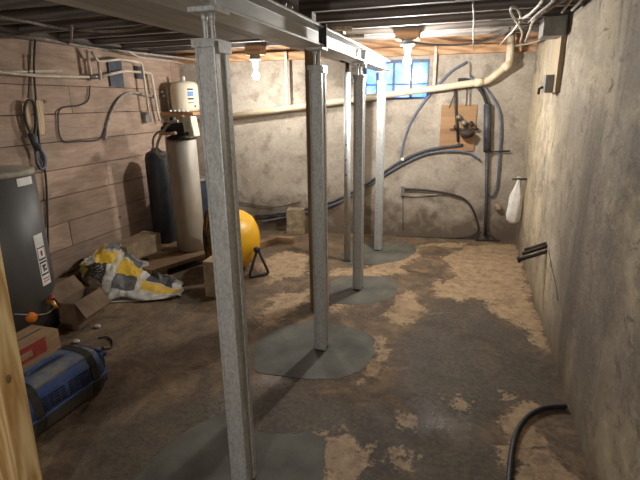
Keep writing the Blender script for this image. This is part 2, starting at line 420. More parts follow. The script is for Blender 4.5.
me.from_pydata([(x, y, z) for (x, y), z in zip(P, zz)], [], [(j * nx + i, j * nx + i + 1, (j + 1) * nx + i + 1, (j + 1) * nx + i) for j in range(ny - 1) for i in range(nx - 1)])
for nm, arr in (('dry', dry), ('wet', wet), ('slick', slick)):
    a = me.attributes.new(nm, 'FLOAT', 'POINT'); a.data.foreach_set('value', np.clip(arr, -.4, .4).astype(np.float32))
me.materials.append(M['floor']); fl = bpy.data.objects.new('floor', me); COL.objects.link(fl); fl['kind'] = 'structure'
me.polygons.foreach_set('use_smooth', [True] * len(me.polygons))

def grid_wall(name, mat, f, nu, nv, thick_dir, hole=None):
    """a wall face with slight unevenness plus a back face so the wall has thickness"""
    bm = B(); g = [[bm.verts.new(f(i / nu, j / nv)) for j in range(nv + 1)] for i in range(nu + 1)]
    for i in range(nu):
        for j in range(nv):
            bm.faces.new((g[i][j], g[i + 1][j], g[i + 1][j + 1], g[i][j + 1])).smooth = True
    o = struct(name, bm, mat)
    s = o.modifiers.new('solid', 'SOLIDIFY'); s.thickness = .2; s.offset = thick_dir
    return o
def fr(u, v):
    y = -2.4 + u * 7.9; z = -.05 + v * 2.07
    return (XR + .012 * noise.noise(Vector((0, y * 1.3, z * 1.6))) + .006 * noise.noise(Vector((4, y * 5, z * 5))) - .01, y, z)
bm = B(); nu, nv = 110, 34
g = [[bm.verts.new(fr(i / nu, j / nv)) for j in range(nv + 1)] for i in range(nu + 1)]
for i in range(nu):
    for j in range(nv): bm.faces.new((g[i][j], g[i + 1][j], g[i + 1][j + 1], g[i][j + 1])).smooth = True
# thickness: top and outer side
b2 = [bm.verts.new((XR + .25, -2.4 + i / nu * 7.9, 2.02)) for i in range(nu + 1)]
b3 = [bm.verts.new((XR + .25, -2.4 + i / nu * 7.9, -.05)) for i in range(nu + 1)]
for i in range(nu):
    bm.faces.new((g[i][nv], g[i + 1][nv], b2[i + 1], b2[i])); bm.faces.new((b2[i], b2[i + 1], b3[i + 1], b3[i]))
wr = struct('wall_right', bm, 'wall_right')
STAIN = [[(556, 95), (578, 92), (604, 120), (600, 180), (588, 240), (590, 300), (600, 345), (612, 400), (596, 412), (578, 372), (566, 330), (560, 280), (556, 200)], [(604, 300), (616, 310), (612, 345), (602, 330)], [(575, 20), (600, 10), (602, 60), (584, 80)], [(626, 20), (640, 10), (645, 70), (630, 75)], [(534, 300), (545, 320), (560, 370), (575, 425), (565, 420), (545, 360)]]
PALE = [[(524, 60), (542, 70), (545, 160), (540, 245), (552, 300), (545, 310), (530, 270), (522, 200)], [(606, 190), (645, 180), (645, 330), (622, 300)], [(590, 430), (640, 400), (645, 500), (600, 500)]]  # the patch by the corner puts the bulb's grazing light into the wall colour
WP = np.array([(v.co.y, v.co.z) for v in wr.data.vertices])
for nm, polys in (('stain', STAIN), ('pale', PALE)):
    a_ = np.full(len(WP), -.5)
    for p in polys: a_ = np.maximum(a_, sd_poly(WP, [tuple(at_x(x, y, XR))[1:] for x, y in p]))
    at_ = wr.data.attributes.new(nm, 'FLOAT', 'POINT'); at_.data.foreach_set('value', np.clip(a_, -.5, .12).astype(np.float32))

# back wall with the window hole
WX0, WX1 = at_back(362, 90)[0], at_back(429, 78)[0]
WZ0, WZ1 = 1.515, 1.915
bm = B(); T = .22
xs = [XL - .2, WX0, WX1, XR + .25]; zs = [-.05, WZ0, WZ1, 1.95]
for i in range(3):
    for j in range(3):
        if i == 1 and j == 1: continue
        xa, xb, za, zb = xs[i], xs[i + 1], zs[j], zs[j + 1]
        vs = box(bm, xa, xb, 0, T, za, zb)
        for v in vs: v.co.y += yb(v.co.x)
struct('wall_back', bm, 'wall_back')
# left wall of wide boards: each course has its own boards, in one mesh
bm = B(); lay = bm.verts.layers.float.new('tone')
seam = [-.05, .10, .3235, .547, .77, .994, 1.218, 1.441, 1.665, 1.99]
for k in range(len(seam) - 1):
    y = -2.4
    cuts = {3: [2.62, 3.06], 2: [2.62, 3.06], 4: [3.6], 5: [2.9], 6: [4.2], 7: [3.3]}.get(k, [2.4 + .3 * k])
    ys = [-2.4] + cuts + [5.0]
    for a, b_ in zip(ys, ys[1:]):
        tone = random.uniform(.86, 1.08)
        if k in (2,) and abs(a - 2.62) < .01: tone = 1.32
        if k == 1 and a < 1: tone = .8
        vs = box(bm, XL - .05, XL + random.uniform(-.003, .004), a + .0015, b_ - .0015, seam[k] + .004, seam[k + 1] - .003)
        for v in vs: v[lay] = tone
vs = box(bm, XL - .2, XL - .03, -2.4, 5.0, -.05, 1.99)
for v in vs: v[lay] = .35
struct('wall_left', bm, 'planks')
bm = B(); box(bm, XL - .2, XR + .25, -2.6, -2.4, -.05, 2.3); struct('wall_front', bm, 'wall_back')
bm = B(); box(bm, XL - .2, XR + .25, -2.6, 5.6, 2.23, 2.28); struct('ceiling', bm, 'subfloor')
# rim timbers on top of the walls
bm = B(); vs = box(bm, XL - .2, XR + .25, .02, .2, 1.95, 2.23)
for v in vs: v.co.y += yb(v.co.x)
vs = box(bm, XL - .2, XR - .15, -.07, .02, 1.95, 2.03)
for v in vs: v.co.y += yb(v.co.x)
struct('trim_1', bm, 'rim', bevel=.004)
bm = B(); box(bm, XR + .12, XR + .25, -2.4, 5.3, 2.02, 2.23); struct('trim_2', bm, 'joist')
bm = B(); box(bm, XL - .2, XL - .02, -2.4, 5.0, 1.99, 2.23); struct('trim_3', bm, 'joist_y')

# window
bm = B(); fw = .02
def wpt(x, d, z): return (x, yb(x) + d, z)
def wbox(bm, xa, xb, d0, d1, za, zb):
    vs = box(bm, xa, xb, d0, d1, za, zb)
    for v in vs: v.co.y += yb(v.co.x)
win = bpy.data.objects.new('window_1', None); COL.objects.link(win); win['kind'] = 'structure'; win['_o'] = (WX0, yb(WX0), WZ0); win.location = win['_o']
wbox(bm, WX0, WX1, .08, .12, WZ0, WZ0 + .025); wbox(bm, WX0, WX1, .08, .12, WZ1 - .025, WZ1)
wbox(bm, WX0, WX0 + .025, .08, .12, WZ0, WZ1); wbox(bm, WX1 - .025, WX1, .08, .12, WZ0, WZ1)
xm = [at_back(p, 82)[0] for p in (375.6, 392.2, 410)]
for x in xm: wbox(bm, x - .012, x + .012, .085, .115, WZ0, WZ1)
zmid = at_back(400, 84)[2]
wbox(bm, WX0, WX1, .088, .112, zmid - .008, zmid + .008)
obj('window_frame', bm, 'frame', win)
for a, b_ in zip([WX0 + .02] + xm, xm + [WX1 - .02]):
    bm = B(); wbox(bm, a + .004, b_ - .004, .098, .102, WZ0 + .01, WZ1 - .01); obj('pane', bm, 'glass', win)

# ------------------------------------------------------------------ ceiling timbers
JY = [1.45, 1.82, 2.19, 2.56, 2.935, 3.31, 3.69, 4.07, 4.44]
ordn = ['joist nearest the back wall', 'second joist from the back wall', 'third joist from the back wall', 'fourth joist from the back wall', 'fifth joist from the back wall', 'sixth joist from the back wall',
        'seventh joist from the back wall', 'eighth joist from the back wall', 'joist nearest the camera']
for i, y in enumerate(JY[::-1]):
    bm = B(); box(bm, XL - .02, XR + .12, y, y + .045, 2.03, 2.23)
    tag(obj('ceiling_joist', bm, 'joist', bevel=.003), 'dark rough timber ceiling %s' % ordn[i], 'joist', 'ceiling joists')
bm = B(); box(bm, -1.15, -.88, -.3, 4.95, 1.845, 1.95)
tag(obj('wooden_girder', bm, 'girder', bevel=.004), 'old grey wooden girder above and left of the new steel beam', 'girder')
bm = B(); box(bm, -1.40, -1.155, -.3, 2.56, 1.845, 1.95)
tag(obj('girder_ply', bm, 'girder', bevel=.004), 'short doubled timber left of the grey girder with a pale cut end', 'girder')
bm = B(); box(bm, -.875, -.79, 1.75, 2.235, 1.878, 2.03)
pk = obj('packing_timber', bm, 'joist', bevel=.003); tag(pk, 'short bolted timber block on top of the steel beam near the first post', 'block')
for y in (2.03, 2.10):
    bm = B(); rotm = Matrix.Rotation(PI / 2, 3, 'Y'); lathe(bm, [(.0, .0), (.017, .0), (.017, .006), (.009, .007), (.009, .016), (0, .016)], (-.79, y, 1.905), 16, rotm); obj('bolt', bm, 'galv', pk)

for i, k in enumerate((0, 2, 4, 6)):
    bm = B(); box(bm, -1.08, -.95, JY[k] - .02, JY[k] + .065, 1.95, 2.03)
    tag(obj('packing_block', bm, 'joist', bevel=.003), 'dark packing block between the grey girder and a joist, %s from the camera' % ('first', 'second', 'third', 'fourth')[i], 'block', 'packing blocks')
def ibeam(name, xc, y0, y1, z0, z1, w, tf, tw, label, cl):
    t = thing(name, (xc, (y0 + y1) / 2, z0), label, 'steel beam')
    bm = B()
    h = w / 2
    prof = [(-h, z0), (h, z0), (h, z0 + tf), (tw, z0 + tf * 1.8), (tw, z1 - tf * 1.8), (h, z1 - tf), (h, z1), (-h, z1), (-h, z1 - tf), (-tw, z1 - tf * 1.8), (-tw, z0 + tf * 1.8), (-h, z0 + tf)]
    a = [bm.verts.new((xc + x, y0, z)) for x, z in prof]; b_ = [bm.verts.new((xc + x, y1, z)) for x, z in prof]
    n = len(prof); bm.faces.new(a); bm.faces.new(b_[::-1])
    for i in range(n): bm.faces.new((a[i], a[(i + 1) % n], b_[(i + 1) % n], b_[i]))
    obj('beam_body', bm, 'beam', t, bevel=.002)
    for (yy, dx, zz0, zz1, mt) in cl:
        bm = B(); box(bm, xc + h - .03, xc + h + dx, yy, yy + .012, zz0, zz1); obj('clip', bm, mt, t)
    return t
ibeam('steel_beam', -.805, -.3, 3.50, 1.777, 1.875, .13, .010, .012, 'long grey steel I-beam carried by the first three galvanised posts', [(2.47, .012, 1.775, 1.885, 'darkmetal')])
ibeam('steel_beam', -.815, 3.505, 4.72, 1.777, 1.875, .13, .010, .012, 'short far length of steel I-beam ending over the rearmost post', [(3.52, .010, 1.74, 1.86, 'galv')])
for (px, py, ln, k) in ((334, 29, .12, 'left'), (350, 36, .10, 'right')):
    c = at_z(px, py, 1.885); bm = B(); obox(bm, (-.71, c.y, 1.884), (.14, ln * .5, .016), Matrix.Rotation(.2, 3, 'Z'))
    tag(obj('wood_shim', bm, 'palewood'), 'pale wood shim on the steel beam, the %s above the middle posts' % ('nearer one' if k == 'left' else 'farther one'), 'shim', 'wood shims')

# ------------------------------------------------------------------ posts
def post(x, y, label, top=1.68, w=.070, dp=.092):
    t = thing('support_post', (x, y, 0), label, 'post', 'galvanised support posts')
    h = w / 2; z0 = .012; hd = dp / 2
    # folded square tube: rounded corners, shallow folds next to the front corners
    prof = [(-h + .004, -hd), (-h + .010, -hd), (-h + .012, -hd + .003), (h - .012, -hd + .003), (h - .010, -hd), (h - .004, -hd), (h - .001, -hd + .001), (h, -hd + .004),
            (h, -.016), (h - .004, -.013), (h - .004, .016), (h, .019), (h, hd - .004), (h - .004, hd), (-h + .004, hd), (-h, hd - .004), (-h, -hd + .004), (-h + .001, -hd + .001)]
    bm = B(); a = [bm.verts.new((x + p, y + q, z0)) for p, q in prof]; b_ = [bm.verts.new((x + p, y + q, top)) for p, q in prof]; n = len(prof)
    bm.faces.new(a[::-1]); bm.faces.new(b_)
    for i in range(n): bm.faces.new((a[i], a[(i + 1) % n], b_[(i + 1) % n], b_[i]))
    obj('column', bm, 'galv', t)
    bm = B(); box(bm, x - h - .006, x + h + .006, y - hd - .006, y + hd + .006, top, top + .008)
    box(bm, x - h - .006, x + h + .002, y - hd - .006, y - hd - .001, top - .016, top + .002); box(bm, x + h + .001, x + h + .006, y - hd + .02, y + hd + .006, top - .03, top + .002)
    obj('top_cap', bm, 'galv', t, bevel=.001)
    hp = 1.777
    for dx, r in ((-.013, .0075), (.013, .0075)):
        bm = B(); pr = [(r * .8, top + .006)]
        z = top + .006
        while z < hp - .035: pr += [(r, z + .0015), (r * .8, z + .003)]; z += .003
        pr += [(r * 1.35, hp - .034), (r * 1.35, hp - .014)]
        lathe(bm, pr, (x + dx, y - .01, 0), 12); obj('jack_screw', bm, 'galv', t)
    bm = B(); box(bm, x - .045, x + .045, y - .05, y + .05, hp - .014, hp)
    box(bm, x + .04, x + .046, y - .035, y - .01, hp, hp + .04)
    obj('head_plate', bm, 'galv', t, bevel=.0015)
    bm = B(); box(bm, x - h + .002, x + h - .002, y - hd + .002, y + hd - .002, .0015, .012); obj('base_plate', bm, 'iron', t, bevel=.001)
post(-.776, 1.375, 'galvanised square steel post nearest the camera, standing left of centre')
post(-.790, 2.505, 'galvanised square steel post standing in the pale concrete pad, second from the camera')
post(-.786, 3.520, 'galvanised square steel post third from the camera, right beside the thin round pole')
post(-.814, 4.610, 'galvanised square steel post farthest from the camera, in front of the window')
t = thing('adjustable_pole', (-1.045, 4.18, 0), 'thin round grey telescoping pole with pin holes, left of the third square post', 'post')
bm = B(); lathe(bm, [(.031, .008), (.031, 1.75)], (-1.045, 4.18, 0), 20); obj('tube', bm, 'galv', t)
bm = B(); box(bm, -1.08, -1.01, 4.145, 4.215, .001, .008); obj('base_plate', bm, 'iron', t)
bm = B(); box(bm, -1.095, -.995, 4.13, 4.23, 1.83, 1.845); lathe(bm, [(.018, 1.75), (.018, 1.83)], (-1.045, 4.18, 0), 14); obj('screw_head', bm, 'iron', t)
for (px, py) in ((346, 145), (346.5, 160), (347, 175)):
    c = at_y(px, py, 4.15); bm = B(); lathe(bm, [(0, 0), (.008, 0), (.008, .006), (0, .006)], (-1.047, 4.155, c.z), 10, Matrix.Rotation(PI / 2, 3, 'X')); obj('pin_hole', bm, 'black', t)
bm = B(); box(bm, -1.043, -.96, 3.03, 3.12, 0, 1.845)
tag(obj('wooden_post', bm, 'oldpost', bevel=.004), 'brown wooden post standing close behind the second steel post', 'post')
bm = B(); box(bm, -1.16, -1.02, 4.80, 4.90, 1.70, 1.845); tag(obj('bearing_block', bm, 'joist', bevel=.004), 'dark timber block under the far end of the grey girder', 'block')

FOOT = [([(135, 480), (160, 452), (192, 427), (225, 414), (255, 431), (285, 434), (323, 439), (323, 480), (318, 520), (240, 540), (150, 520)], 'grey fresh concrete pad under the nearest post'),
        ([(252, 356), (258, 340), (272, 330), (290, 325), (312, 322), (340, 325), (366, 333), (375, 341), (373, 355), (360, 370), (338, 379), (310, 379), (280, 376), (257, 370)], 'round fresh concrete pad under the second post, crossed by shadows'),
        ([(331, 281), (348, 276), (384, 277), (397, 285), (393, 296), (372, 303), (346, 304), (330, 300)], 'fresh concrete pad under the third post'),
        ([(338, 257), (350, 247), (368, 243), (405, 243), (416, 250), (406, 258), (386, 263), (352, 265)], 'dark concrete pad under the farthest post')]
for pix, lab in FOOT:
    poly = fp(pix); pts = spline([Vector((x, y, 0)) for x, y in poly + poly[:1]], 10)[:-1]
    bm = B(); prism(bm, [(p.x + .016 * noise.noise(p * 9) + .012 * noise.noise(p * 31), p.y + .016 * noise.noise(p * 9 + Vector((5, 5, 5))) + .012 * noise.noise(p * 31 + Vector((5, 5, 5)))) for p in pts], -.03, .0008)
    tag(obj('concrete_footing', bm, 'fresh'), lab, 'concrete pad', 'fresh concrete footings')

# ------------------------------------------------------------------ lamps
def lamp(x, y, z, top, bm_mat, label):
    t = thing('light_bulb', (x, y, top), label, 'light bulb', 'bare bulbs')
    bm = B(); lathe(bm, [(0, top), (.05, top), (.05, top - .035), (0, top - .035)], (x, y, 0), 20); obj('junction_box', bm, 'boxmetal', t)
    bm = B(); lathe(bm, [(.058, top - .035), (.058, top - .045), (.03, top - .055), (.022, z + .06), (.022, z + .045)], (x, y, 0), 24); obj('lampholder', bm, 'white', t)
    bm = B(); lathe(bm, [(.013, z + .05), (.014, z + .04), (.022, z + .028), (.030, z + .010), (.031, z), (.028, z - .014), (.018, z - .026), (.0, z - .031)], (x, y, 0), 20); obj('bulb', bm, bm_mat, t)
    return t
lamp(-.505, 4.00, 1.80, 1.97, 'bulb_r', 'glowing bare bulb in front of the blue window')
bm = B(); box(bm, -.60, -.42, 3.95, 4.12, 1.97, 2.03); tag(obj('lamp_board', bm, 'rim'), 'short board under the joists holding the bulb by the window', 'board')
lamp(-2.02, 4.40, 1.755, 1.95, 'bulb_l', 'glowing bare bulb over the back wall left of the posts')
bm = B(); box(bm, -2.10, -1.94, 4.35, 4.48, 1.95, 2.03); tag(obj('lamp_board', bm, 'rim'), 'short board under the joists holding the bulb left of the posts', 'board')
def light(name, loc, p, col, r=.05):
    l = bpy.data.lights.new(name, 'POINT'); l.energy = p; l.color = col; l.shadow_soft_size = r
    o = bpy.data.objects.new(name, l); o.location = loc; COL.objects.link(o)
light('front_fill', (-.55, -1.0, 1.55), 40, (1, .97, .925), .06)  # unseen point light behind the camera, added to brighten the post fronts
W = bpy.data.worlds.new('sky'); S.world = W; W.use_nodes = True
W.node_tree.nodes['Background'].inputs[0].default_value = (.42, .63, 1, 1); W.node_tree.nodes['Background'].inputs[1].default_value = 4.0

# ------------------------------------------------------------------ back wall: pipe, cables, fittings
t = thing('drain_pipe', tuple(at_back(360, 100, .1)), 'long cream plastic drain pipe sloping across the back wall and rising at the right', 'pipe')
A0 = at_back(226, 117, .10); A1 = at_back(488, 81, .10); A2 = at_back(509, 64, .12); A3 = at_y(512, 31, A2.y)
bm = B(); pipe(bm, [A0, A1, A2, A3], .034, .05); obj('pipe_run', bm, 'pvc', t)
for p, q in ((A0.lerp(A1, .35), A1), (A0.lerp(A1, .97), A1), (A1.lerp(A2, .9), A2)):
    d = (q - p).normalized() if (q - p).length > .01 else Vector((1, 0, 0)); bm = B(); tube(bm, [p - d * .04, p + d * .04], .041, 16); obj('coupling', bm, 'pvc', t)
for (px, y1, y2, lab) in ((287, 68, 108, 'pinkish strap hanging from the ceiling to the drain pipe left of the posts'), (433, 58, 92, 'pale strap holding the drain pipe just right of the window')):
    a = at_back(px, y1, .10); b_ = at_back(px + .5, y2, .10); bm = B()
    a = Vector((b_.x, b_.y, 2.03))
    obox(bm, (a + b_) / 2, (.028, .012, (a - b_).length)); tag(obj('pipe_hanger', bm, 'copper'), lab, 'pipe hanger', 'pipe hangers')

def bk(pix, off): return [at_back(x, y, off) for x, y in pix]
cable('curved_conduit', bk([(401, 158), (404, 142), (411, 122), (424, 102), (440, 83), (452, 71), (467, 62)], .025), .013, 'blue_hose', 'slate plastic hose curving up the back wall from the cable bundle to the ceiling', 'hose')
bm = B(); obox(bm, at_back(402.5, 159, .03), (.035, .03, .03)); tag(obj('hose_fitting', bm, 'white'), 'small white fitting at the foot of the curved slate hose', 'fitting')
cable('dark_hose', bk([(255, 216), (290, 212), (325, 204), (345, 196), (370, 182), (400, 162), (428, 150), (463, 145)], .03), .015, 'hose', 'dark hose sweeping up the back wall from the floor block to the wooden board', 'hose')
cable('dark_hose', bk([(262, 222), (300, 214), (335, 204), (368, 186), (398, 167), (430, 153), (465, 152), (480, 160)], .03), .011, 'blue_hose', 'thinner slate hose running just below the dark hose on the back wall', 'hose')
cable('thin_cable', bk([(228, 200), (250, 204), (275, 207), (300, 202)], .02), .006, 'cabledark', 'thin black cable sagging across the back wall above the pale block', 'cable')
t = thing('floor_conduit', tuple(at_back(440, 200, .02)), 'dark rubber cable looping out of a small box low on the back wall', 'cable')
bm = B(); tube(bm, spline(bk([(404, 189), (425, 190), (450, 194), (464, 199), (472, 208), (477, 222), (478, 231), (470, 236), (455, 238), (420, 237), (382, 236.5)], .03), 8), .011); obj('cable_loop', bm, 'cabledark', t)
bm = B(); tube(bm, spline(bk([(404, 195), (415, 196), (440, 194)], .02), 6), .006); obj('cable_branch', bm, 'cablegrey', t)
bm = B(); obox(bm, at_back(403, 191, .02), (.04, .04, .10)); obj('outlet_box', bm, 'grey', t)
bm = B(); tube(bm, bk([(403, 196), (403, 230)], .008), .004); obj('drop_wire', bm, 'cabledark', t)

rz = Matrix.Rotation(math.atan(BK), 3, 'Z')
a = at_back(441.5, 105, .01); b_ = at_back(474, 151, .01)
bm = B(); obox(bm, ((a.x + b_.x) / 2, (a.y + b_.y) / 2, (a.z + b_.z) / 2), (b_.x - a.x, .018, a.z - b_.z), rz)
tag(obj('mounting_board', bm, 'ply', bevel=.002), 'brown wooden mounting board on the back wall right of the window', 'board')
t = thing('pipe_manifold', tuple(at_back(458, 125, .05)), 'dark tangle of valves and fittings fixed on the brown wooden board', 'valve')
bm = B(); tube(bm, bk([(455, 88), (455.5, 100), (456, 114), (457, 125), (458, 142)], .05), .013); obj('riser_pipe', bm, 'iron', t)
bm = B(); tube(bm, bk([(450, 129), (479, 129)], .055), .006); obj('cross_rod', bm, 'iron', t)
bm = B(); c = at_back(467, 133, .10); lathe(bm, [(0, -.055), (.055, -.04), (.075, -.01), (.078, .01), (.055, .03), (.03, .04), (0, .042)], c, 20); obj('valve_body', bm, 'iron', t)
for (px, py, s) in ((459, 117, .03), (464, 123, .032), (471, 124, .03), (456, 127, .028), (475, 128, .02)):
    c = at_back(px, py, .07); bm = B(); lathe(bm, [(0, -s), (s * .8, -s * .7), (s, 0), (s * .6, s * .8), (0, s)], c, 10); obj('fitting', bm, 'grey' if px in (459, 464) else 'iron', t)
for (px, py, qx, qy) in ((455, 93, 449, 108), (467, 78, 466, 106), (470, 62, 470, 106)):
    bm = B(); tube(bm, bk([(px, py), (qx, qy)], .03), .004, 6); obj('wire', bm, 'cabledark', t)
t = thing('standpipe', tuple(at_back(486, 235, .05)), 'dark vertical pipe with thick grey upper sleeve near the right back corner', 'pipe')
bm = B(); tube(bm, bk([(487, 150), (486.5, 195), (485, 236)], .05), .018, 12); obj('lower_pipe', bm, 'hose', t)
bm = B(); tube(bm, bk([(487.5, 104), (487, 152)], .05), .037, 16); obj('sleeve', bm, 'hose', t)
bm = B(); tube(bm, spline(bk([(458, 80), (468, 80), (476, 85), (483, 94), (487.5, 106)], .06), 6), .017); obj('top_hose', bm, 'black', t)
bm = B(); tube(bm, bk([(485, 152), (510, 151)], .04), .009); obj('side_bracket', bm, 'iron', t)
cable('grey_cable', bk([(470, 76), (481, 84), (491, 95), (499, 110), (501, 130), (499, 165), (497, 185), (493, 195), (488, 195)], .025), .012, 'blue_hose', 'slate cable arching around the dark vertical pipe in the right corner', 'cable')
for i, (pts, lab) in enumerate((([(480, 230), (478, 238), (480, 245), (474, 246)], 'short black cable end curling left at the foot of the vertical pipe'),
                               ([(487, 231), (495, 238), (499, 243), (491, 246), (480, 243)], 'black cable loop curling right at the foot of the vertical pipe'))):
    cable('cable_tail', [Vector((p.x, p.y - .06, max(p.z, .015))) for p in bk(pts, .03)], .010, 'cabledark', lab, 'cable')
c = at_back(498, 207, .03); bm = B()
bmesh.ops.create_icosphere(bm, subdivisions=3, radius=.04)
for v in bm.verts: v.co += v.co.normalized() * .014 * noise.noise(v.co * 22); v.co = v.co + c
tag(obj('stone_lump', bm, 'block'), 'rough pale stone stuck in the back wall near the right corner', 'stone')

# pale block against the back wall
b_ = at_z(296, 233.5); bm = B(); hw = .105
obox(bm, (b_.x, b_.y + .02, .15), (.2, .12, .30), rz)
bmesh.ops.subdivide_edges(bm, edges=bm.edges, cuts=6, use_grid_fill=True)
for v in bm.verts: v.co += Vector((noise.noise(v.co * 14), noise.noise(v.co * 14 + Vector((3, 3, 3))), 0)) * .012
tag(obj('stone_block', bm, 'block'), 'pale rough upright block against the back wall behind the posts', 'block')

# ------------------------------------------------------------------ right wall things
t = thing('junction_board', (XR - .02, 4.0, 1.55), 'pale wooden board with a small metal box, high on the right wall near the corner', 'board')
yA = at_x(561, 60, XR - .03).y; yB = at_x(552, 60, XR - .03).y
zb_ = at_x(560, 92, XR - .03).z
bm = B(); box(bm, XR - .045, XR - .012, yA, yB, zb_, 2.0); obj('board', bm, 'oldboard', t, bevel=.002)
bm = B(); box(bm, XR - .10, XR - .045, yA + .08, yA + .2, zb_ + .0, zb_ + .12); obj('switch_box', bm, 'grey', t, bevel=.003)
bm = B(); tube(bm, [(XR - .1, yA + .16, zb_ + .04), (XR - .125, yA + .17, zb_ + .03), (XR - .125, yA + .17, zb_ - .01)], .010); obj('toggle', bm, 'iron', t)
c = at_y(560, 24, 3.7); bm = B(); box(bm, XR - .17, XR - .03, 3.62, 3.85, 1.90, 2.02)
tag(obj('metal_box', bm, 'grey', bevel=.004), 'grey metal junction box under the joists at the top of the right wall', 'junction box')
t = thing('wall_rods', tuple(at_x(549, 250, XR)), 'pair of dark iron rods sticking out of the right wall at knee height', 'rod')
pw = at_x(549, 248, XR)
pe = at_y(519, 257, pw.y); e_d = (pe - pw).normalized()
for dz, dy, lx in ((.018, 0, .02), (-.014, -.02, .0), (.022, .05, .04)):
    bm = B(); tube(bm, [pw - e_d * .05 + Vector((0, dy, dz)), pe - e_d * lx + Vector((0, dy, dz))], .014, 10); obj('rod', bm, 'iron', t)
bm = B(); tube(bm, [pe + Vector((0, -.02, -.014)) - e_d * .01, pe + Vector((0, -.02, -.014)) + e_d * .012], .022, 12); obj('rod_cap', bm, 'black', t)
cable('ground_wire', [at_x(x, y, XR - .016) for x, y in ((549, 251), (552, 268), (556, 285), (558, 300))], .004, 'cabledark', 'thin dark wire running down the right wall below the iron rods', 'wire')

p0 = at_x(527, 178, XR); y_b = 4.98
pr = at_y(520, 179, y_b)
bm = B(); tube(bm, [(XR + .03, y_b - .02, pr.z + .005), (at_y(512, 180, y_b).x, y_b, pr.z - .005)], .011, 10)
tag(obj('iron_peg', bm, 'iron'), 'iron peg in the right wall holding the white plastic bag', 'peg')
t0 = at_y(518.5, 179, y_b - .0); bt = at_y(517, 223, y_b)
bm = B(); Hh = t0.z - bt.z; rings = []
prof = [(0.0, .010), (.10, .018), (.22, .032), (.34, .052), (.40, .058), (.6, .063), (.8, .066), (.93, .062), (1.0, .03)]
for tt, r in prof:
    rr = []
    for k in range(28):
        an = 2 * PI * k / 28; w_ = 1 + .22 * noise.noise(Vector((math.cos(an) * 1.6, math.sin(an) * 1.6, tt * 3))) + .10 * math.sin(an * 6 + tt * 4)
        rr.append(bm.verts.new((t0.x - .012 * tt + math.cos(an) * r * w_, y_b - .01 + math.sin(an) * r * .6 * w_, t0.z - tt * Hh)))
    rings.append(rr)
for A_, B_ in zip(rings, rings[1:]):
    for k in range(28): bm.faces.new((A_[k], A_[(k + 1) % 28], B_[(k + 1) % 28], B_[k])).smooth = True
bm.faces.new(rings[-1])
wb = tag(obj('plastic_bag', bm, 'plastic_bag'), 'crumpled white plastic bag hanging from a peg in the right back corner', 'bag')
bm = B(); ring(bm, (t0.x, y_b, t0.z + .004), .017, .005, Matrix.Rotation(PI / 2, 3, 'X')); obj('bag_handle', bm, 'plastic_bag', wb)
cable('garden_hose', [at_z(x, y, .014) for x, y in ((508, 500), (510, 470), (513, 445), (519, 428), (529, 416), (542, 409), (555, 407), (566, 406.5))], .013, 'black', 'black hose curving over the floor to the foot of the right wall', 'hose')

# ------------------------------------------------------------------ ceiling cables
def cz(pix, z): return [at_z(x, y, z) for x, y in pix]
for pix, z, r, mt, lab in (
    ([(395, 39), (425, 44), (455, 45), (480, 42), (500, 36), (510, 28)], 2.01, .010, 'cabledark', 'dark cable sagging under the joists right of the window bulb'),
    ([(473, 2), (474, 20), (473, 35), (474, 55)], 1.98, .005, 'cablewhite', 'pale thin cable hanging straight down from the joists right of centre'),
    ([(500, 45), (506, 38), (512, 32), (520, 20), (518, 10), (512, 7), (511, 13), (518, 24), (522, 33), (520, 42)], 2.0, .007, 'cablewhite', 'looped pale cable over the top of the drain riser'),
    ([(520, 20), (530, 14), (540, 4), (545, -6)], 1.98, .009, 'cablewhite', 'pale cable rising from the loop to the ceiling'),
    ([(520, 20), (528, 22), (540, 12), (552, 2), (556, -6)], 1.97, .008, 'cablegrey', 'grey cable bending up beside the pale loop at top right'),
    ([(525, 42), (530, 30), (534, 20), (550, 8), (565, 0)], 1.99, .010, 'cablegrey', 'thicker grey cable slanting up to the metal junction box'),
    ([(515, 46), (535, 42), (547, 36), (556, 26)], 1.985, .008, 'cablegrey', 'grey cable running from the riser to the metal junction box'),
    ([(530, 55), (545, 55), (553, 48), (560, 38)], 1.94, .008, 'cabledark', 'dark cable looping across the pale wooden board'),
    ([(562, 12), (568, 4), (574, -4)], 2.0, .008, 'cablegrey', 'left grey cable leaving the top of the junction box'),
    ([(572, 10), (580, 2), (586, -6)], 2.0, .008, 'cablegrey', 'right grey cable leaving the top of the junction box'),
    ([(0, 17), (25, 21), (50, 26), (80, 30), (115, 31), (150, 25), (180, 21)], 1.99, .010, 'cablegrey', 'grey cable sagging under the joists at top left'),
    ([(0, 37), (30, 37), (60, 42), (95, 48), (130, 52), (165, 56), (200, 60)], 1.98, .011, 'cablegrey', 'long dusty cable strung under the left joists to the nearest post'),
    ([(72, 26), (71, 40), (68, 44)], 1.98, .008, 'cablegrey', 'short grey wire dangling from the left joists'),
    ([(92, 7), (115, 12), (138, 17), (139, 21)], 1.99, .007, 'cablewhite', 'pale cable with a hooked end at upper left ceiling'),
    ([(128, 51), (140, 57), (155, 59), (175, 62), (192, 66)], 1.95, .007, 'cablewhite', 'thin pale cable running above the cream tank'),
):
    cable('ceiling_cable', cz(pix, z), r, mt, lab, 'cable', 'cables under the joists')

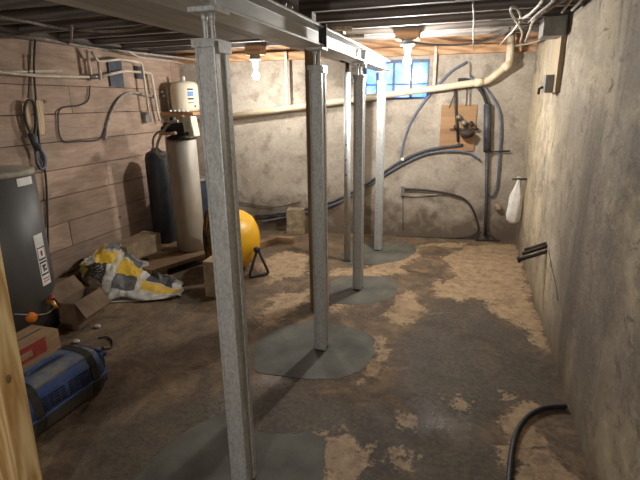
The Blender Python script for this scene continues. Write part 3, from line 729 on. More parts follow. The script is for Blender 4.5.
# ------------------------------------------------------------------ left wall things
def lw(pix, off): return [at_x(x, y, XL + off) for x, y in pix]
t = thing('water_pipe', tuple(at_x(60, 76, XL + .06)), 'pale plastic water pipe along the left wall turning down to the switch box', 'pipe')
bm = B(); pipe(bm, lw([(-30, 70), (0, 72), (40, 76), (90, 77), (102, 76)], .06), .013, .05); obj('lower_run', bm, 'cpvc', t)
bm = B(); pipe(bm, lw([(102, 76), (124, 71), (151, 73), (158, 113), (160, 121)], .06), .013, .04); obj('outlet_run', bm, 'cpvc', t)
bm = B(); pipe(bm, lw([(87, 50), (91, 78)], .06), .015, .04); obj('riser', bm, 'cpvc', t)
bm = B(); tube(bm, lw([(89, 77), (103, 76)], .06), .021, 14); obj('tee', bm, 'grey', t)
t = thing('water_pipe', tuple(at_x(120, 60, XL + .09)), 'upper pale plastic pipe on the left wall dropping beside the cream tank', 'pipe')
bm = B(); pipe(bm, lw([(92, 52), (98, 62), (120, 59), (142, 63), (149, 114)], .09), .012, .04); obj('pipe_run', bm, 'cpvc', t)
bm = B(); pipe(bm, lw([(98, 62), (101, 80)], .09), .012, .04); obj('drop', bm, 'cpvc', t)
bm = B(); tube(bm, lw([(-10, 71), (16, 71.5), (62, 71)], .012), .011, 12); tag(obj('short_pipe', bm, 'cpvc'), 'short pale pipe end above the long pipe on the left wall', 'pipe')
a = at_x(106, 62, XL); b_ = at_x(123, 87, XL)
bm = B(); box(bm, XL + .004, XL + .02, a.y, b_.y, b_.z, a.z + .02); tag(obj('vent_panel', bm, 'vent', bevel=.003), 'dark slate panel high on the left board wall', 'panel')
a = at_x(133, 66, XL); b_ = at_x(142, 79, XL)
bm = B(); box(bm, XL + .004, XL + .03, a.y, b_.y, b_.z, a.z); tag(obj('vent_panel', bm, 'vent', bevel=.003), 'small dark plate on the left wall beside the downpipe', 'panel')
c = at_x(146.5, 117, XL + .03); bm = B(); box(bm, XL + .004, XL + .06, c.y - .05, c.y + .05, c.z - .05, c.z + .05)
tag(obj('switch_box', bm, 'grey', bevel=.004), 'grey metal switch box on the left wall at the end of the pipes', 'switch box')
cable('wall_cable', lw([(105, 140), (108, 122), (115, 105), (124, 95), (135, 93), (150, 96), (158, 97)], .025), .012, 'cablegrey', 'grey flexible conduit arching over the left board wall', 'cable')
cable('wall_cable', lw([(90, 86), (88, 100), (80, 105), (62, 108), (58, 118), (62, 140), (80, 141), (100, 139), (105, 128)], .015), .006, 'cabledark', 'thin dark wire drooping in a square loop on the left board wall', 'cable')
cable('wall_cable', lw([(35, 40), (34, 70), (36, 100), (39, 140), (45, 170), (47, 200), (48, 240), (49, 275)], .02), .008, 'cabledark', 'dark cable hanging straight down the left wall past the wood sticks', 'cable')
cable('wall_cable', lw([(28, 55), (29, 80), (28, 98)], .02), .006, 'cabledark', 'short dark cable dropping to the wood sticks on the left wall', 'cable')
for (q, lab) in (([(21, 101), (29, 101), (33, 136), (27, 137)], 'pale wood stick hung on the left wall, left of the pair'), ([(36, 100), (43, 101), (45, 134), (40, 135)], 'pale wood stick hung on the left wall, right of the pair')):
    bm = B(); f_ = [bm.verts.new(v) for v in lw(q, .03)]; g_ = [bm.verts.new(v) for v in lw(q, .008)]
    bm.faces.new(f_); bm.faces.new(g_[::-1])
    for i in range(4): bm.faces.new((f_[i], f_[(i + 1) % 4], g_[(i + 1) % 4], g_[i]))
    tag(obj('wood_stick', bm, 'palewood', bevel=.002), lab, 'stick', 'wood sticks')
t = thing('looped_cord', tuple(at_x(33, 135, XL + .05)), 'dark cord looped over the two wood sticks on the left wall', 'cord')
bm = B(); tube(bm, spline(lw([(33, 138), (26, 122), (25, 106), (30, 100), (35, 106), (36, 122), (34, 138)], .05), 8), .011); obj('upper_loop', bm, 'cabledark', t)
bm = B(); tube(bm, spline(lw([(34, 138), (36, 150), (37, 162), (41, 169), (45, 165), (44, 155), (38, 146), (33, 136)], .05), 8), .013); obj('lower_loop', bm, 'blue_hose', t)
bm = B(); tube(bm, lw([(31, 134), (38, 150)], .055), .028, 10); obj('wrap', bm, 'hose', t)
t_ = at_x(165, 92, XL); 
for i, (px, py) in enumerate(((162, 92), (164, 96))):
    c = at_x(px, py, XL + .012); bm = B(); lathe(bm, [(0, -.012), (.014, -.008), (.016, 0), (.012, .012), (0, .014)], c, 10); tag(obj('wire_nut', bm, 'white'), 'small white knob on the left wall, %s' % ('upper of the pair' if i == 0 else 'lower of the pair'), 'knob', 'white knobs')
# dirt ledge and boards at the foot of the left wall
bm = B(); box(bm, XL, XL + .10, 2.3, 3.75, 0, .10); bmesh.ops.subdivide_edges(bm, edges=bm.edges, cuts=10, use_grid_fill=True)
for v in bm.verts:
    if v.co.x > XL + .01: v.co += Vector((noise.noise(v.co * 6) * .03, 0, noise.noise(v.co * 7) * .03 if v.co.z > .02 else 0))
struct('trim_4', bm, 'sill', flat=True)

# ------------------------------------------------------------------ water treatment corner
PT = .10
t = thing('timber_platform', (-2.6, 3.8, 0), 'low dirty timber platform carrying the water tank at the left wall', 'platform')
Q = [at_z(149, 271, PT), at_z(207, 253, PT), at_z(226, 246, PT)]
e = (Q[1] - Q[0]).normalized(); nrm = Vector((-e.y, e.x, 0))
L = 1.05; o_ = Q[0] + e * .02
ang = math.atan2(e.y, e.x); rm = Matrix.Rotation(ang, 3, 'Z')
for k in range(6):
    bm = B(); l_ = L - .085 * k; c = o_ + e * (L - l_ / 2) + nrm * (.07 + .145 * k); obox(bm, (c.x, c.y, PT - .019), (l_, .138, .038), rm); obj('deck_board', bm, 'timber', t, bevel=.003)
for k in range(3):
    bm = B(); c = o_ + e * ((.12, .6, .98)[k]) + nrm * (.16, .43, .43)[k]; obox(bm, (c.x, c.y, .031), (.09, (.30, .85, .85)[k], .062), rm); obj('bearer', bm, 'timber', t, bevel=.003)
tx, ty = at_z(184, 253, PT).x, at_z(185.5, 253, PT).y + .15
t = thing('filter_tank', (tx, ty, PT), 'tall dusty beige cylinder tank with black valve head beside the left wall', 'tank')
ztop = at_y(184, 139, ty).z
rt = .132
bm = B(); lathe(bm, [(rt - .01, PT), (rt, PT + .01), (rt, ztop - .01), (rt - .01, ztop)], (tx, ty, 0), 48); obj('tank_body', bm, 'tank', t)
bm = B(); lathe(bm, [(rt + .004, ztop), (rt + .004, ztop + .02), (rt - .03, ztop + .035), (.06, ztop + .05), (0, ztop + .05)], (tx, ty, 0), 40); obj('tank_lid', bm, 'black', t)
bm = B(); obox(bm, (tx - .03, ty, ztop + .10), (.22, .14, .11), Matrix.Rotation(.1, 3, 'Z')); tube(bm, [(tx - .18, ty - .03, ztop + .09), (tx + .06, ty - .03, ztop + .09)], .035, 14); tube(bm, [(tx - .1, ty + .03, ztop + .15), (tx - .1, ty + .03, ztop + .2)], .03, 12); obj('valve_head', bm, 'black', t, bevel=.008)
cb = at_y(191, 127, ty - .1); bm = B(); obox(bm, (cb.x, cb.y, cb.z), (.095, .10, .175), Matrix.Rotation(-.14, 3, 'Y')); hd = obj('control_head', bm, 'cream', t, bevel=.006)
bm = B(); obox(bm, (cb.x + .005, cb.y - .052, cb.z + .02), (.05, .006, .07), Matrix.Rotation(-.14, 3, 'Y')); obj('dial_panel', bm, 'screen', hd)
bm = B(); lathe(bm, [(0, 0), (.018, 0), (.018, .02), (0, .02)], (cb.x - .005, cb.y - .052, cb.z - .055), 14, Matrix.Rotation(PI / 2, 3, 'X')); obj('dial', bm, 'black', hd)
h1 = [(178, 121), (170, 123), (163, 132), (158, 142), (157, 151), (161, 156), (166, 156)]
bm = B(); tube(bm, spline([at_y(x, y, ty - .13) for x, y in h1], 8), .013); obj('drain_tube', bm, 'cablewhite', t)
h2 = [(160, 158), (154, 150), (153, 140), (157, 133), (165, 130)]
bm = B(); tube(bm, spline([at_y(x, y, ty - .10) for x, y in h2], 8), .010); obj('side_tube', bm, 'cablegrey', t)
bm = B(); tube(bm, [at_y(160, 134, ty - .14), at_y(176, 133, ty - .14)], .014); obj('union', bm, 'copper', t)
bm = B(); tube(bm, [(tx - rt - .018, ty - .02, PT), (tx - rt - .02, ty - .02, ztop + .02)], .014); obj('riser_tube', bm, 'cablewhite', t)
ny_ = ty + .44; nx_ = (at_y(208, 215, ny_).x + at_y(177, 215, ny_).x) / 2; rd = (at_y(208, 215, ny_).x - at_y(177, 215, ny_).x) / 2
ztn = at_y(203, 180, ny_).z
t = thing('storage_drum', (nx_, ny_, PT), 'short dark blue drum standing right behind the beige cylinder tank', 'drum')
bm = B(); lathe(bm, [(rd - .01, PT), (rd, PT + .02), (rd, ztn - .02), (rd - .01, ztn)], (nx_, ny_, 0), 48); obj('drum_body', bm, 'navy', t)
bm = B(); lathe(bm, [(rd + .006, ztn - .015), (rd + .006, ztn + .012), (rd - .02, ztn + .02), (0, ztn + .02)], (nx_, ny_, 0), 48); obj('drum_lid', bm, 'grey', t)
kx, ky = at_y(163, 215, ty + .16).x, ty + .16; kr = .115; kz = at_y(163, 150, ky).z  # black cylinder put in to fill the dark area left of the beige tank
t = thing('black_cylinder', (kx, ky, PT), 'tall black cylinder filling the dark gap between the left wall and the beige cylinder tank', 'tank')
bm = B(); lathe(bm, [(kr - .01, PT), (kr, PT + .02), (kr, kz - .08), (kr * .85, kz - .03), (kr * .4, kz), (0, kz)], (kx, ky, 0), 36); obj('tank_body', bm, 'black_cyl', t)
bm = B(); lathe(bm, [(.04, kz - .005), (.04, kz + .02), (0, kz + .02)], (kx, ky, 0), 20); obj('cylinder_neck', bm, 'black', t)
# cream pressure tank on its shelf
ey = 4.66; ec = at_y(185.5, 112, ey); et = at_y(185.5, 81, ey)
r_e = abs(at_y(198, 100, ey).x - at_y(173.5, 100, ey).x) / 2
ex = (at_y(198, 100, ey).x + at_y(173.5, 100, ey).x) / 2
zs_ = ec.z
t = thing('shelf_bracket', (ex, ey, zs_), 'reddish wooden wall shelf under the cream tank', 'shelf')
bm = B(); box(bm, XL + .005, ex + r_e + .02, ey - .16, ey + .2, zs_ - .03, zs_); obj('shelf_board', bm, 'rim', t, bevel=.003)
bm = B(); box(bm, ex + .07, ex + .13, ey - .15, ey - .12, zs_ - .30, zs_ - .03); obj('shelf_leg', bm, 'palewood', t)
t = thing('expansion_tank', (ex, ey, zs_), 'small cream pressure tank with a white cap standing on the wall shelf', 'tank')
h_ = et.z - zs_
bm = B(); lathe(bm, [(r_e * .8, zs_ + .002), (r_e * .95, zs_ + .02), (r_e, zs_ + .05), (r_e, zs_ + h_ * .72), (r_e * .95, zs_ + h_ * .86), (r_e * .75, zs_ + h_ * .96), (r_e * .3, zs_ + h_), (0, zs_ + h_)], (ex, ey, 0), 40); obj('tank_body', bm, 'cream', t)
bm = B(); lathe(bm, [(.014, zs_ + h_ - .004), (.016, zs_ + h_ + .03), (.010, zs_ + h_ + .05), (0, zs_ + h_ + .05)], (ex, ey, 0), 14); obj('valve_cap', bm, 'white', t)
for a0, z0_, z1_, mt in ((-.62, .50, .66, 'bluelabel'), (-.62, .70, .75, 'ink'), (-.62, .40, .45, 'ink'), (-.62, .28, .32, 'cablegrey'), (-.35, .15, .22, 'ink')):
    bm = B(); n_ = 6; wd = .42 if mt != 'ink' or a0 < -.5 else .12
    row = []
    for k in range(n_ + 1):
        an = a0 - wd / 2 + wd * k / n_
        row.append([bm.verts.new((ex + (r_e + d) * math.cos(an), ey + (r_e + d) * math.sin(an), zs_ + h_ * z)) for d, z in ((.0005, z0_), (.0005, z1_), (.002, z1_), (.002, z0_))])
    for A_, B_ in zip(row, row[1:]):
        for q in range(4): bm.faces.new((A_[q], A_[(q + 1) % 4], B_[(q + 1) % 4], B_[q]))
    bm.faces.new(row[0]); bm.faces.new(row[-1][::-1]); obj('printed_label', bm, mt, t)
bm = B(); tube(bm, [(ex - r_e - .03, ey - .05, zs_), (ex - r_e - .035, ey - .05, zs_ + h_ * .85)], .011); obj('side_pipe', bm, 'cablewhite', t)
bm = B()
for k in range(5): c = Vector((ex - r_e * .6 + k * r_e * .33, ey - r_e * .98 - .01, zs_ + .014)); lathe(bm, [(0, -.012), (.016, -.008), (.016, .008), (0, .014)], c, 8)
obj('foot_nuts', bm, 'white', t)

# block leaning by the wall, left of tank
q0 = at_z(168, 263, .06); bm = B(); a = at_x(140, 240, XL + .14)
obox(bm, (XL + .27, at_z(150, 262, .1).y + .13, .185), (.20, .5, .17), Matrix.Rotation(.0, 3, 'Z'))
bmesh.ops.subdivide_edges(bm, edges=bm.edges, cuts=5, use_grid_fill=True)
for v in bm.verts: v.co += Vector((noise.noise(v.co * 11), 0, noise.noise(v.co * 9))) * .012
tag(obj('concrete_block', bm, 'conc'), 'long pale concrete block on the platform at the foot of the left wall', 'block')

# ------------------------------------------------------------------ yellow fan
fc = at_y(231, 239, 3.66); fc = Vector((fc.x, 3.66, fc.z)); Rf = .295
axd = Vector((-.72, -.69, .06)).normalized()           # the way it blows: left and a little to the camera
zax = axd; xax = Vector((0, 0, 1)).cross(zax).normalized(); yax = zax.cross(xax)
AX = Matrix((xax, yax, zax)).transposed()
t = thing('drum_fan', (fc.x, fc.y, 0), 'yellow drum floor fan with black wire guard behind the nearest post', 'fan')
bm = B(); lathe(bm, [(Rf - .012, .18), (Rf, .185), (Rf + .006, .17), (Rf - .002, .15), (Rf - .004, .06), (Rf - .012, -.04), (Rf - .035, -.12), (Rf - .08, -.19), (Rf - .15, -.235), (Rf - .155, -.228), (Rf - .085, -.18), (Rf - .045, -.11), (Rf - .02, -.02), (Rf - .012, .18)], fc, 56, AX)
bmesh.ops.remove_doubles(bm, verts=bm.verts, dist=1e-5); obj('housing', bm, 'yellow', t)
bm = B()
for k in range(1, 14): ring(bm, fc + axd * (.185 + .05 * (1 - (k / 13) ** 2)), Rf * k / 13.3, .0025, AX, 48, 5)
for k in range(10):
    an = 2 * PI * k / 10; d = AX @ Vector((math.cos(an), math.sin(an), 0)); tube(bm, [fc + axd * .235 + d * .03, fc + axd * .217 + d * Rf * .6, fc + axd * .185 + d * (Rf - .01)], .0035, 5)
lathe(bm, [(0, .24), (.05, .24), (.05, .23), (0, .23)], fc, 20, AX); obj('front_guard', bm, 'darkmetal', t)
bm = B(); lathe(bm, [(0, -.21), (.09, -.21), (.09, .02), (.05, .06), (0, .06)], fc, 24, AX); obj('motor', bm, 'black', t)
bm = B()
for k in range(3):
    an = 2 * PI * k / 3 + .4; r0 = AX @ Vector((math.cos(an), math.sin(an), 0)); s0 = AX @ Vector((-math.sin(an), math.cos(an), 0))
    pv = []
    for rr in (.06, .14, .235):
        for sgn in (-1, 1):
            wv_ = .05 + .25 * (rr - .06); pv.append(fc + axd * (.05 + sgn * .03) + r0 * rr + s0 * sgn * wv_)
    vs = [bm.verts.new(p) for p in pv]
    bm.faces.new((vs[0], vs[1], vs[3], vs[2])); bm.faces.new((vs[2], vs[3], vs[5], vs[4]))
ob = obj('blades', bm, 'grey', t); sm = ob.modifiers.new('solid', 'SOLIDIFY'); sm.thickness = .003
bm = B()
for k in range(4): ring(bm, fc - axd * .225, .03 + .03 * k, .002, AX, 32, 5)
obj('rear_guard', bm, 'darkmetal', t)
# floor stand: a bent tube on each side with a pivot knob
hx = Vector((xax.x, xax.y, 0)).normalized(); fwd = Vector((axd.x, axd.y, 0)).normalized()
for sgn in (-1, 1):
    p = fc + hx * sgn * (Rf - .005) - Vector((0, 0, .05)) - fwd * .15
    f1 = Vector((p.x, p.y, .014)) + fwd * .09 ; f2 = Vector((p.x, p.y, .014)) - fwd * .10
    bm = B(); pipe(bm, [p, f1, f2, p + Vector((0, 0, .0)) + fwd * -.01], .0125, .03, 10); obj('stand_leg', bm, 'black', t)
    bm = B(); lathe(bm, [(0, -.02), (.028, -.02), (.03, 0), (.022, .02), (0, .02)], p, 14, Matrix((Vector((0, 0, 1)), hx.cross(Vector((0, 0, 1))), hx)).transposed()); obj('pivot_knob', bm, 'black', t)
cg = at_z(203, 297.5); bm = B(); obox(bm, (cg.x + .10, cg.y + .14, .15), (.20, .22, .30), Matrix.Rotation(.08, 3, 'Z'))
tag(obj('concrete_box', bm, 'conc', bevel=.006), 'tan block standing on the floor in front of the yellow fan', 'block')
# timbers lying by the back wall
for (p1, p2, hh, ww, lab) in (((236, 256), (277, 244), .07, .09, 'dirty timber lying on the floor right of the yellow fan'), ((268, 243), (293, 244.5), .07, .09, 'short timber end lying on the floor below the pale block')):
    a = at_z(*p1); b_ = at_z(*p2); d = b_ - a; bm = B(); c = (a + b_) / 2
    n2 = Vector((-d.y, d.x, 0)).normalized() * ww / 2
    obox(bm, (c.x + n2.x, c.y + n2.y, hh / 2), (d.length, ww, hh), Matrix.Rotation(math.atan2(d.y, d.x), 3, 'Z')); tag(obj('floor_timber', bm, 'timber', bevel=.004), lab, 'timber', 'timbers on the floor')

# ------------------------------------------------------------------ torn bag
u_dir = (at_z(184, 297) - at_z(96, 301)).normalized(); v_dir = Vector((-u_dir.y, u_dir.x, 0))
org = at_z(100, 300)
NU, NV = 70, 34
f_edge = spline([at_z(83, 280, .03), at_z(92, 290, .02), at_z(103, 300, .012), at_z(125, 300, .012), at_z(155, 300, .01), at_z(182, 297, .01)], 14)
b_edge = spline([at_x(80, 266, -3.06), at_x(97, 255, -3.04), at_x(116, 246, -3.0), at_x(134, 257, -2.88), at_x(160, 274, -2.62), at_x(184, 290, -2.28)], 14)
def bag_pt(u, v, lift=0):
    k = min(int(u * 70), 69); w = u * 70 - k
    a = f_edge[k].lerp(f_edge[k + 1], w); b_ = b_edge[k].lerp(b_edge[k + 1], w)
    p = a.lerp(b_, v)
    p.z += .05 * math.sin(v * PI) * (1 - u * .6) + .035 * noise.noise(Vector((u * 6, v * 4, 1.7))) + .03 * abs(noise.noise(Vector((u * 12, v * 7, 4.1)))) * (.3 + v)
    p.x += .03 * noise.noise(Vector((u * 9, v * 6, 7.3))); p.y += .03 * noise.noise(Vector((u * 9, v * 6, 2.3)))
    p.z += .022 * abs(math.sin(u * 10 + v * 3)) * v + .022 * (abs(noise.noise(Vector((u * 22, v * 12, 6.1)))) - .2)
    return Vector((p.x, p.y, max(p.z, .012) + lift))
t = thing('cement_bag', tuple(org), 'torn yellow and black cement bag crumpled on the floor at the left wall', 'bag')
bm = B(); uvl = bm.loops.layers.uv.new('UVMap')
g = [[bm.verts.new(bag_pt(i / NU, j / NV)) for j in range(NV + 1)] for i in range(NU + 1)]
for i in range(NU):
    for j in range(NV):
        f = bm.faces.new((g[i][j], g[i + 1][j], g[i + 1][j + 1], g[i][j + 1])); f.smooth = True
        for lp, (a, b_) in zip(f.loops, ((i, j), (i + 1, j), (i + 1, j + 1), (i, j + 1))): lp[uvl].uv = (a / NU, b_ / NV)
ob = obj('printed_sack', bm, 'bag', t); sm = ob.modifiers.new('solid', 'SOLIDIFY'); sm.thickness = .004
bm = B(); pl = [(-.03, .03), (.03, -.04), (.12, -.075), (.28, -.07), (.40, -.045), (.60, -.02), (.60, .03), (.3, .05), (.02, .1)]
pts = [org + u_dir * a + v_dir * b_ for a, b_ in pl]; prism(bm, [(p.x, p.y) for p in pts], .003, .008); obj('torn_liner', bm, 'tank', t)

# ------------------------------------------------------------------ water heater and things at its foot
hxc, hyc, hr = -2.925, 2.18, .27
e_ = at_y(38, 176, hyc); zt = e_.z
t = thing('water_heater', (hxc, hyc, 0), 'dark grey cylindrical water heater with white warning labels at the left edge', 'water heater')
bm = B(); lathe(bm, [(hr - .02, .0), (hr - .02, .05), (hr, .05), (hr, zt)], (hxc, hyc, 0), 56); obj('tank_shell', bm, 'heater', t)
bm = B(); lathe(bm, [(hr + .006, zt - .012), (hr + .006, zt + .012), (hr - .02, zt + .022), (0, zt + .03)], (hxc, hyc, 0), 56); obj('top_pan', bm, 'heatertop', t)
def patch(name, mat, a0, a1, z0, z1, d0, d1, parent):
    bm = B(); n_ = 8; row = []
    for k in range(n_ + 1):
        an = a0 + (a1 - a0) * k / n_
        row.append([bm.verts.new((hxc + (hr + d) * math.cos(an), hyc + (hr + d) * math.sin(an), z)) for d, z in ((d0, z0), (d0, z1), (d1, z1), (d1, z0))])
    for A_, B_ in zip(row, row[1:]):
        for q in range(4): bm.faces.new((A_[q], A_[(q + 1) % 4], B_[(q + 1) % 4], B_[q]))
    bm.faces.new(row[0]); bm.faces.new(row[-1][::-1]); return obj(name, bm, mat, parent)
def ang_at(px, py):                              # where the sight line meets the cylinder
    r = ray(px, py); o = EYE[:2] - np.array([hxc, hyc]); d = r[:2]
    a = d @ d; b_ = 2 * o @ d; c = o @ o - hr * hr; D = b_ * b_ - 4 * a * c
    t_ = (-b_ - math.sqrt(max(D, 0))) / (2 * a); p = EYE + r * t_
    return math.atan2(p[1] - hyc, p[0] - hxc), p[2]
a0, zl1 = ang_at(33, 236); a1, _z = ang_at(42, 236); _a, zl0 = ang_at(42, 287)
a1 = min(a1, a0 + .75)
lb = patch('warning_label', 'label', a0, a1, zl0, zl1, .0, .0015, t)
aw = a1 - a0; hz_ = zl1 - zl0
for (u0, u1, v0, v1, mt) in ((.08, .92, .50, .53, 'ink'), (.08, .92, .73, .75, 'ink'), (.08, .12, .5, .75, 'ink'), (.88, .92, .5, .75, 'ink'), (.38, .6, .58, .68, 'inkred'),
                            (.08, .92, .20, .23, 'ink'), (.08, .92, .44, .47, 'ink'), (.08, .12, .2, .47, 'ink'), (.88, .92, .2, .47, 'ink'), (.3, .7, .36, .40, 'ink'), (.35, .5, .27, .36, 'ink'), (.55, .75, .28, .32, 'ink'),
                            (.15, .85, .12, .14, 'inkred'), (.15, .85, .07, .085, 'inkred')):
    patch('label_print', mt, a0 + aw * u0, a0 + aw * u1, zl0 + hz_ * v0, zl0 + hz_ * v1, .0015, .0025, lb)
b0, zs1 = ang_at(16, 179); b1, _z = ang_at(31, 177); _a, zs0 = ang_at(17, 187)
patch('small_sticker', 'label', b0, b1, zs0, zs1, 0, .0015, t)
va, vz = ang_at(50, 300); va = min(va, .1)
vp = Vector((hxc + hr * math.cos(va), hyc + hr * math.sin(va), vz)); vd = Vector((math.cos(va), math.sin(va), 0))
dv = obj('drain_valve', (lambda bm: (tube(bm, [vp - vd * .01, vp + vd * .05, vp + vd * .07 - Vector((0, 0, .04))], .016, 12), bm)[1])(B()), 'brass', t)
bm = B(); lathe(bm, [(0, 0), (.022, 0), (.022, .012), (0, .012)], vp + vd * .045 + Vector((0, 0, .03)), 12); obj('valve_handle', bm, 'red', dv)
oa, oz = ang_at(31, 317); op = Vector((hxc + (hr + .012) * math.cos(oa), hyc + (hr + .012) * math.sin(oa), oz))
bm = B(); lathe(bm, [(0, -.018), (.034, -.018), (.036, 0), (.03, .016), (0, .02)], op, 18, Matrix((Vector((0, 0, 1)), Vector((-math.sin(oa), math.cos(oa), 0)), Vector((math.cos(oa), math.sin(oa), 0)))).transposed())
oc = obj('orange_cap', bm, 'orange', t)
cp = [op - Vector((.0, .09, 0)), op + Vector((math.cos(oa), math.sin(oa), 0)) * .02]
bm = B()
pts = []
for k in range(9):
    u = k / 8; px = 14 + u * 42; py = 313.5 + 2.5 * u - 12 * max(0, u - .45) ** 1.5
    an, z = ang_at(min(px, 46), py); pts.append(Vector((hxc + (hr + .012) * math.cos(an + max(0, px - 46) * .03), hyc + (hr + .012) * math.sin(an + max(0, px - 46) * .03), z)))
tube(bm, spline(pts, 4), .005, 6); obj('thermostat_cord', bm, 'cablegrey', t)

# printed cardboard box
k0 = at_z(62, 350); bx1, by1 = k0.x, k0.y
hb = at_y(61, 329, by1).z
t = thing('cardboard_box', (bx1 - .17, by1 - .28, 0), 'closed tan cardboard box with red print in front of the grey water heater', 'box')
bm = B(); box(bm, bx1 - .21, bx1, by1 - .5, by1, 0, hb); obj('carton_body', bm, 'carton', t, bevel=.002)
bm = B(); box(bm, bx1 - .0005, bx1 + .0015, by1 - .48, by1 - .10, hb * .35, hb * .97); rp = obj('red_panel', bm, 'redprint', t)
bm = B(); box(bm, bx1 + .0015, bx1 + .0025, by1 - .30, by1 - .20, hb * .5, hb * .75); obj('print_mark', bm, 'carton', rp)
bm = B(); box(bm, bx1 - .11, bx1 - .10, by1 - .49, by1 - .03, hb, hb + .001); obj('flap_gap', bm, 'ink', t)
# open damp cardboard box
k1 = at_z(79, 330); k2 = at_z(104, 312)
d = (k2 - k1); ln = d.length; d.normalize(); n2 = Vector((-d.y, d.x, 0))
ho = at_y(72, 297, k1.y).z * .8; wd = .125
t = thing('open_carton', tuple(k1), 'open damp brown cardboard box between the water heater and the cement bag', 'box')
rmz = Matrix.Rotation(math.atan2(d.y, d.x), 3, 'Z')
bm = B(); th = .006
mid = k1 + d * ln / 2
obox(bm, mid + n2 * wd / 2 + Vector((0, 0, th / 2)), (ln, wd, th), rmz)
obox(bm, mid + Vector((0, 0, ho / 2)), (ln, th, ho), rmz); obox(bm, mid + n2 * wd + Vector((0, 0, ho / 2)), (ln, th, ho), rmz)
obox(bm, k1 + n2 * wd / 2 + Vector((0, 0, ho / 2)), (th, wd, ho), rmz); obox(bm, k2 + n2 * wd / 2 + Vector((0, 0, ho / 2)), (th, wd, ho), rmz)
obj('carton_body', bm, 'carton_dark', t)
for (base, ang_, s_, sz) in ((mid + Vector((0, 0, ho)), 1.0, -1, (ln * .98, .13, .005)), (mid + n2 * wd + Vector((0, 0, ho)), .9, 1, (ln * .98, .12, .005))):
    bm = B(); rr = Matrix.Rotation(ang_, 3, d)
    obox(bm, base + rr @ (n2 * s_ * sz[1] / 2), sz, rr @ rmz); obj('flap', bm, 'carton_dark', t)

for i, (px, py, r) in enumerate(((97, 326, .018), (76, 341, .018))):
    c = at_z(px, py, r * .6); bm = B(); bmesh.ops.create_icosphere(bm, subdivisions=2, radius=r)
    for v in bm.verts: v.co = Vector((v.co.x * 1.5, v.co.y, v.co.z * .6)) + c + Vector((1, 1, 0)) * .006 * noise.noise(v.co * 60)
    tag(obj('pebble', bm, 'tank'), 'small pale pebble %s' % ('right of the open carton', 'just behind the blue pet carrier')[i], 'pebble', 'pebbles')
cable('floor_wire', [at_z(x, y, .006) for x, y in ((98, 338), (107, 337), (112, 341), (112, 347), (105, 349), (103, 346))], .005, 'cabledark', 'thin dark wire curl on the floor behind the pet carrier', 'wire')

# ------------------------------------------------------------------ pet carrier
c1 = at_z(104, 388); c0 = at_z(36, 438)
ang = math.atan2(c1.y - c0.y, c1.x - c0.x)
LEN, WID, HGT = .50, .30, .27
ctr = at_z(74, 411)
e1 = (c1 - c0).normalized(); e2 = Vector((-e1.y, e1.x, 0))
base = c1 - e1 * (LEN / 2 - .01) + e2 * (WID / 2 * .86 - .035)
CM = Matrix.Translation(Vector((base.x, base.y, 0))) @ Matrix.Rotation(ang, 4, 'Z') @ Matrix.Diagonal((1.06, .86, .97, 1))
t = thing('pet_carrier', (base.x, base.y, 0), 'dusty blue plastic pet carrier with vent slots and dark straps at lower left', 'pet carrier')
def cobj(name, bm, mat, parent, bevel=0):
    bmesh.ops.transform(bm, matrix=CM, verts=bm.verts); return obj(name, bm, mat, parent, bevel)
def loft(bm, secs, seg=28, cap=True):
    """stack of rounded rectangles: (half length, half width, z, corner)"""
    rings = []
    for hl, hw_, z, cr in secs:
        rr = []
        for q, (sx, sy) in enumerate(((1, 1), (-1, 1), (-1, -1), (1, -1))):
            for k in range(6):
                an = q * PI / 2 + k / 5 * PI / 2
                rr.append(bm.verts.new((sx * (hl - cr) + cr * math.cos(an), sy * (hw_ - cr) + cr * math.sin(an), z)))
        rings.append(rr)
    n = len(rings[0])
    for A_, B_ in zip(rings, rings[1:]):
        for k in range(n): bm.faces.new((A_[k], A_[(k + 1) % n], B_[(k + 1) % n], B_[k])).smooth = True
    if cap: bm.faces.new(rings[0][::-1]); bm.faces.new(rings[-1])
bm = B(); loft(bm, [(.225, .115, .004, .03), (.24, .132, .03, .04), (.247, .147, .095, .05), (.25, .15, .103, .05)]); cobj('lower_tray', bm, 'greyplastic', t)
bm = B(); loft(bm, [(.258, .158, .101, .055), (.258, .158, .115, .055)]); cobj('rim_band', bm, 'blue', t, .003)
bm = B(); loft(bm, [(.25, .15, .115, .06), (.244, .143, .20, .06), (.225, .124, .245, .06)]); up = cobj('upper_shell', bm, 'blue', t)
bm = B(); loft(bm, [(.225, .124, .245, .06), (.205, .10, .262, .06), (.17, .07, .272, .05), (.12, .04, .276, .03)]); cobj('top_panel', bm, 'bluetop', t)
bm = B(); tube(bm, spline([(-.085, 0, .272), (-.07, 0, .284), (0, 0, .288), (.07, 0, .284), (.085, 0, .272)], 6), .011, 10); cobj('handle', bm, 'blue', t)
bm = B(); loft(bm, [(.10, .03, .2745, .02), (.10, .03, .2775, .02)]); cobj('handle_recess', bm, 'greyplastic', t)
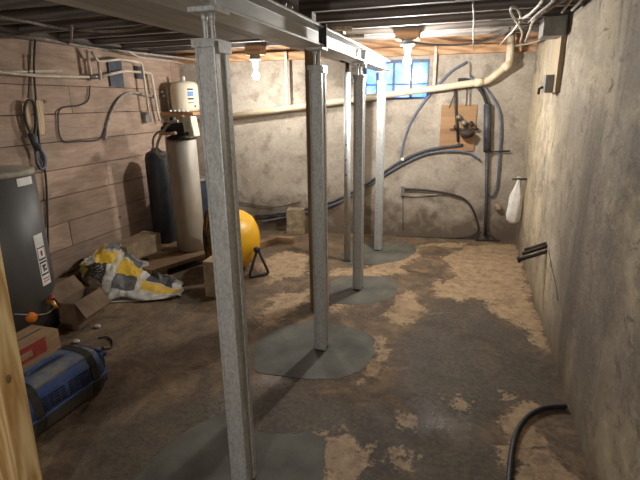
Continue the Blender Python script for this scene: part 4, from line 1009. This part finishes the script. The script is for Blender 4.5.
# vent slots on both long sides
for sy in (-1, 1):
    for blk in (-.085, .085):
        for rr in range(5):
            for cc in range(5):
                z = .132 + rr * .0145; hw_ = .15 - (z - .115) * .0824
                bm = B(); obox(bm, (blk - .062 + cc * .031 , sy * (hw_ - .0005), z), (.025, .006, .0078), Matrix.Rotation(-sy * -.08, 3, 'X')); cobj('vent_slot', bm, 'black', up)
for xx in (-.155, .16):
    bm = B()
    pr = [(-.162, .128), (-.158, .142), (-.146, .2), (-.126, .246), (-.09, .270), (-.04, .279), (.04, .279), (.09, .270), (.126, .246), (.146, .2), (.158, .142), (.162, .128), (.15, .07), (.138, .03)]
    pr = [(-.138, .03), (-.152, .08)] + pr
    a_ = [[bm.verts.new((xx + s, y, z)) for s in (-.02, .02)] for y, z in pr]; i_ = [[bm.verts.new((xx + s, y * .97, z - .004)) for s in (-.02, .02)] for y, z in pr]
    for k in range(len(pr) - 1):
        bm.faces.new((a_[k][0], a_[k][1], a_[k + 1][1], a_[k + 1][0])); bm.faces.new((i_[k][1], i_[k][0], i_[k + 1][0], i_[k + 1][1]))
        for s in (0, 1): bm.faces.new((a_[k][s], a_[k + 1][s], i_[k + 1][s], i_[k][s]))
    cobj('strap', bm, 'strap', t)
# the door end: an upright frame with a wire grid
dr = B(); obox(dr, (.256, 0, .125), (.02, .21, .20)); dd = cobj('door_frame', dr, 'blue', t, .006)
bm = B(); obox(bm, (.2685, 0, .125), (.004, .17, .16)); cobj('door_opening', bm, 'black', dd)
bm = B()
for k in range(7): tube(bm, [(.274, -.075 + k * .025, .045), (.274, -.075 + k * .025, .205)], .003, 5)
for k in range(4): tube(bm, [(.276, -.085, .06 + k * .045), (.276, .085, .06 + k * .045)], .003, 5)
cobj('door_grid', bm, 'grey', dd)
for sy in (-1, 1):
    bm = B(); obox(bm, (.245, sy * .115, .205), (.04, .03, .03)); cobj('latch', bm, 'blue', t, .005)

# ------------------------------------------------------------------ new pine stud in the foreground
dy = at_x(43, 480, -1).y - at_x(17, 480, -1).y
X0 = -.089 / dy; pb = at_x(43, 480, X0); pf = at_x(17, 480, X0)
pt_ = at_y(0, 241, pb.y); lean = (pt_.x - pb.x) / (pt_.z - pb.z)
t = thing('pine_post', (X0 - .045, (pb.y + pf.y) / 2, 0), 'new pale square pine post standing at the left edge, closest to the camera', 'post')
def leanit(bm):
    for v in bm.verts: v.co.x += lean * (v.co.z - pb.z)
    return bm
bm = B(); box(bm, X0 - .089, X0, pf.y, pf.y + .089, 0, 1.83); obj('post_body', leanit(bm), 'lumber', t, bevel=.004)
kp = at_x(9, 374, X0)
bm = B(); lathe(bm, [(0, -.002), (.012, -.002), (.010, .0005), (0, .0008)], (0, 0, 0), 18, Matrix.Rotation(PI / 2, 3, 'Y'))
for v in bm.verts: v.co.z *= 1.6
bmesh.ops.translate(bm, verts=bm.verts, vec=Vector((X0 + lean * 0, pf.y + .035, kp.z))); obj('knot', leanit(bm), 'oldpost', t)

for o in bpy.data.objects:
    if '_o' in o: del o['_o']
S.view_settings.view_transform = 'Standard'; S.view_settings.look = 'None'; S.view_settings.gamma = 1; S.view_settings.use_curve_mapping = False
S.view_settings.exposure = 0.75
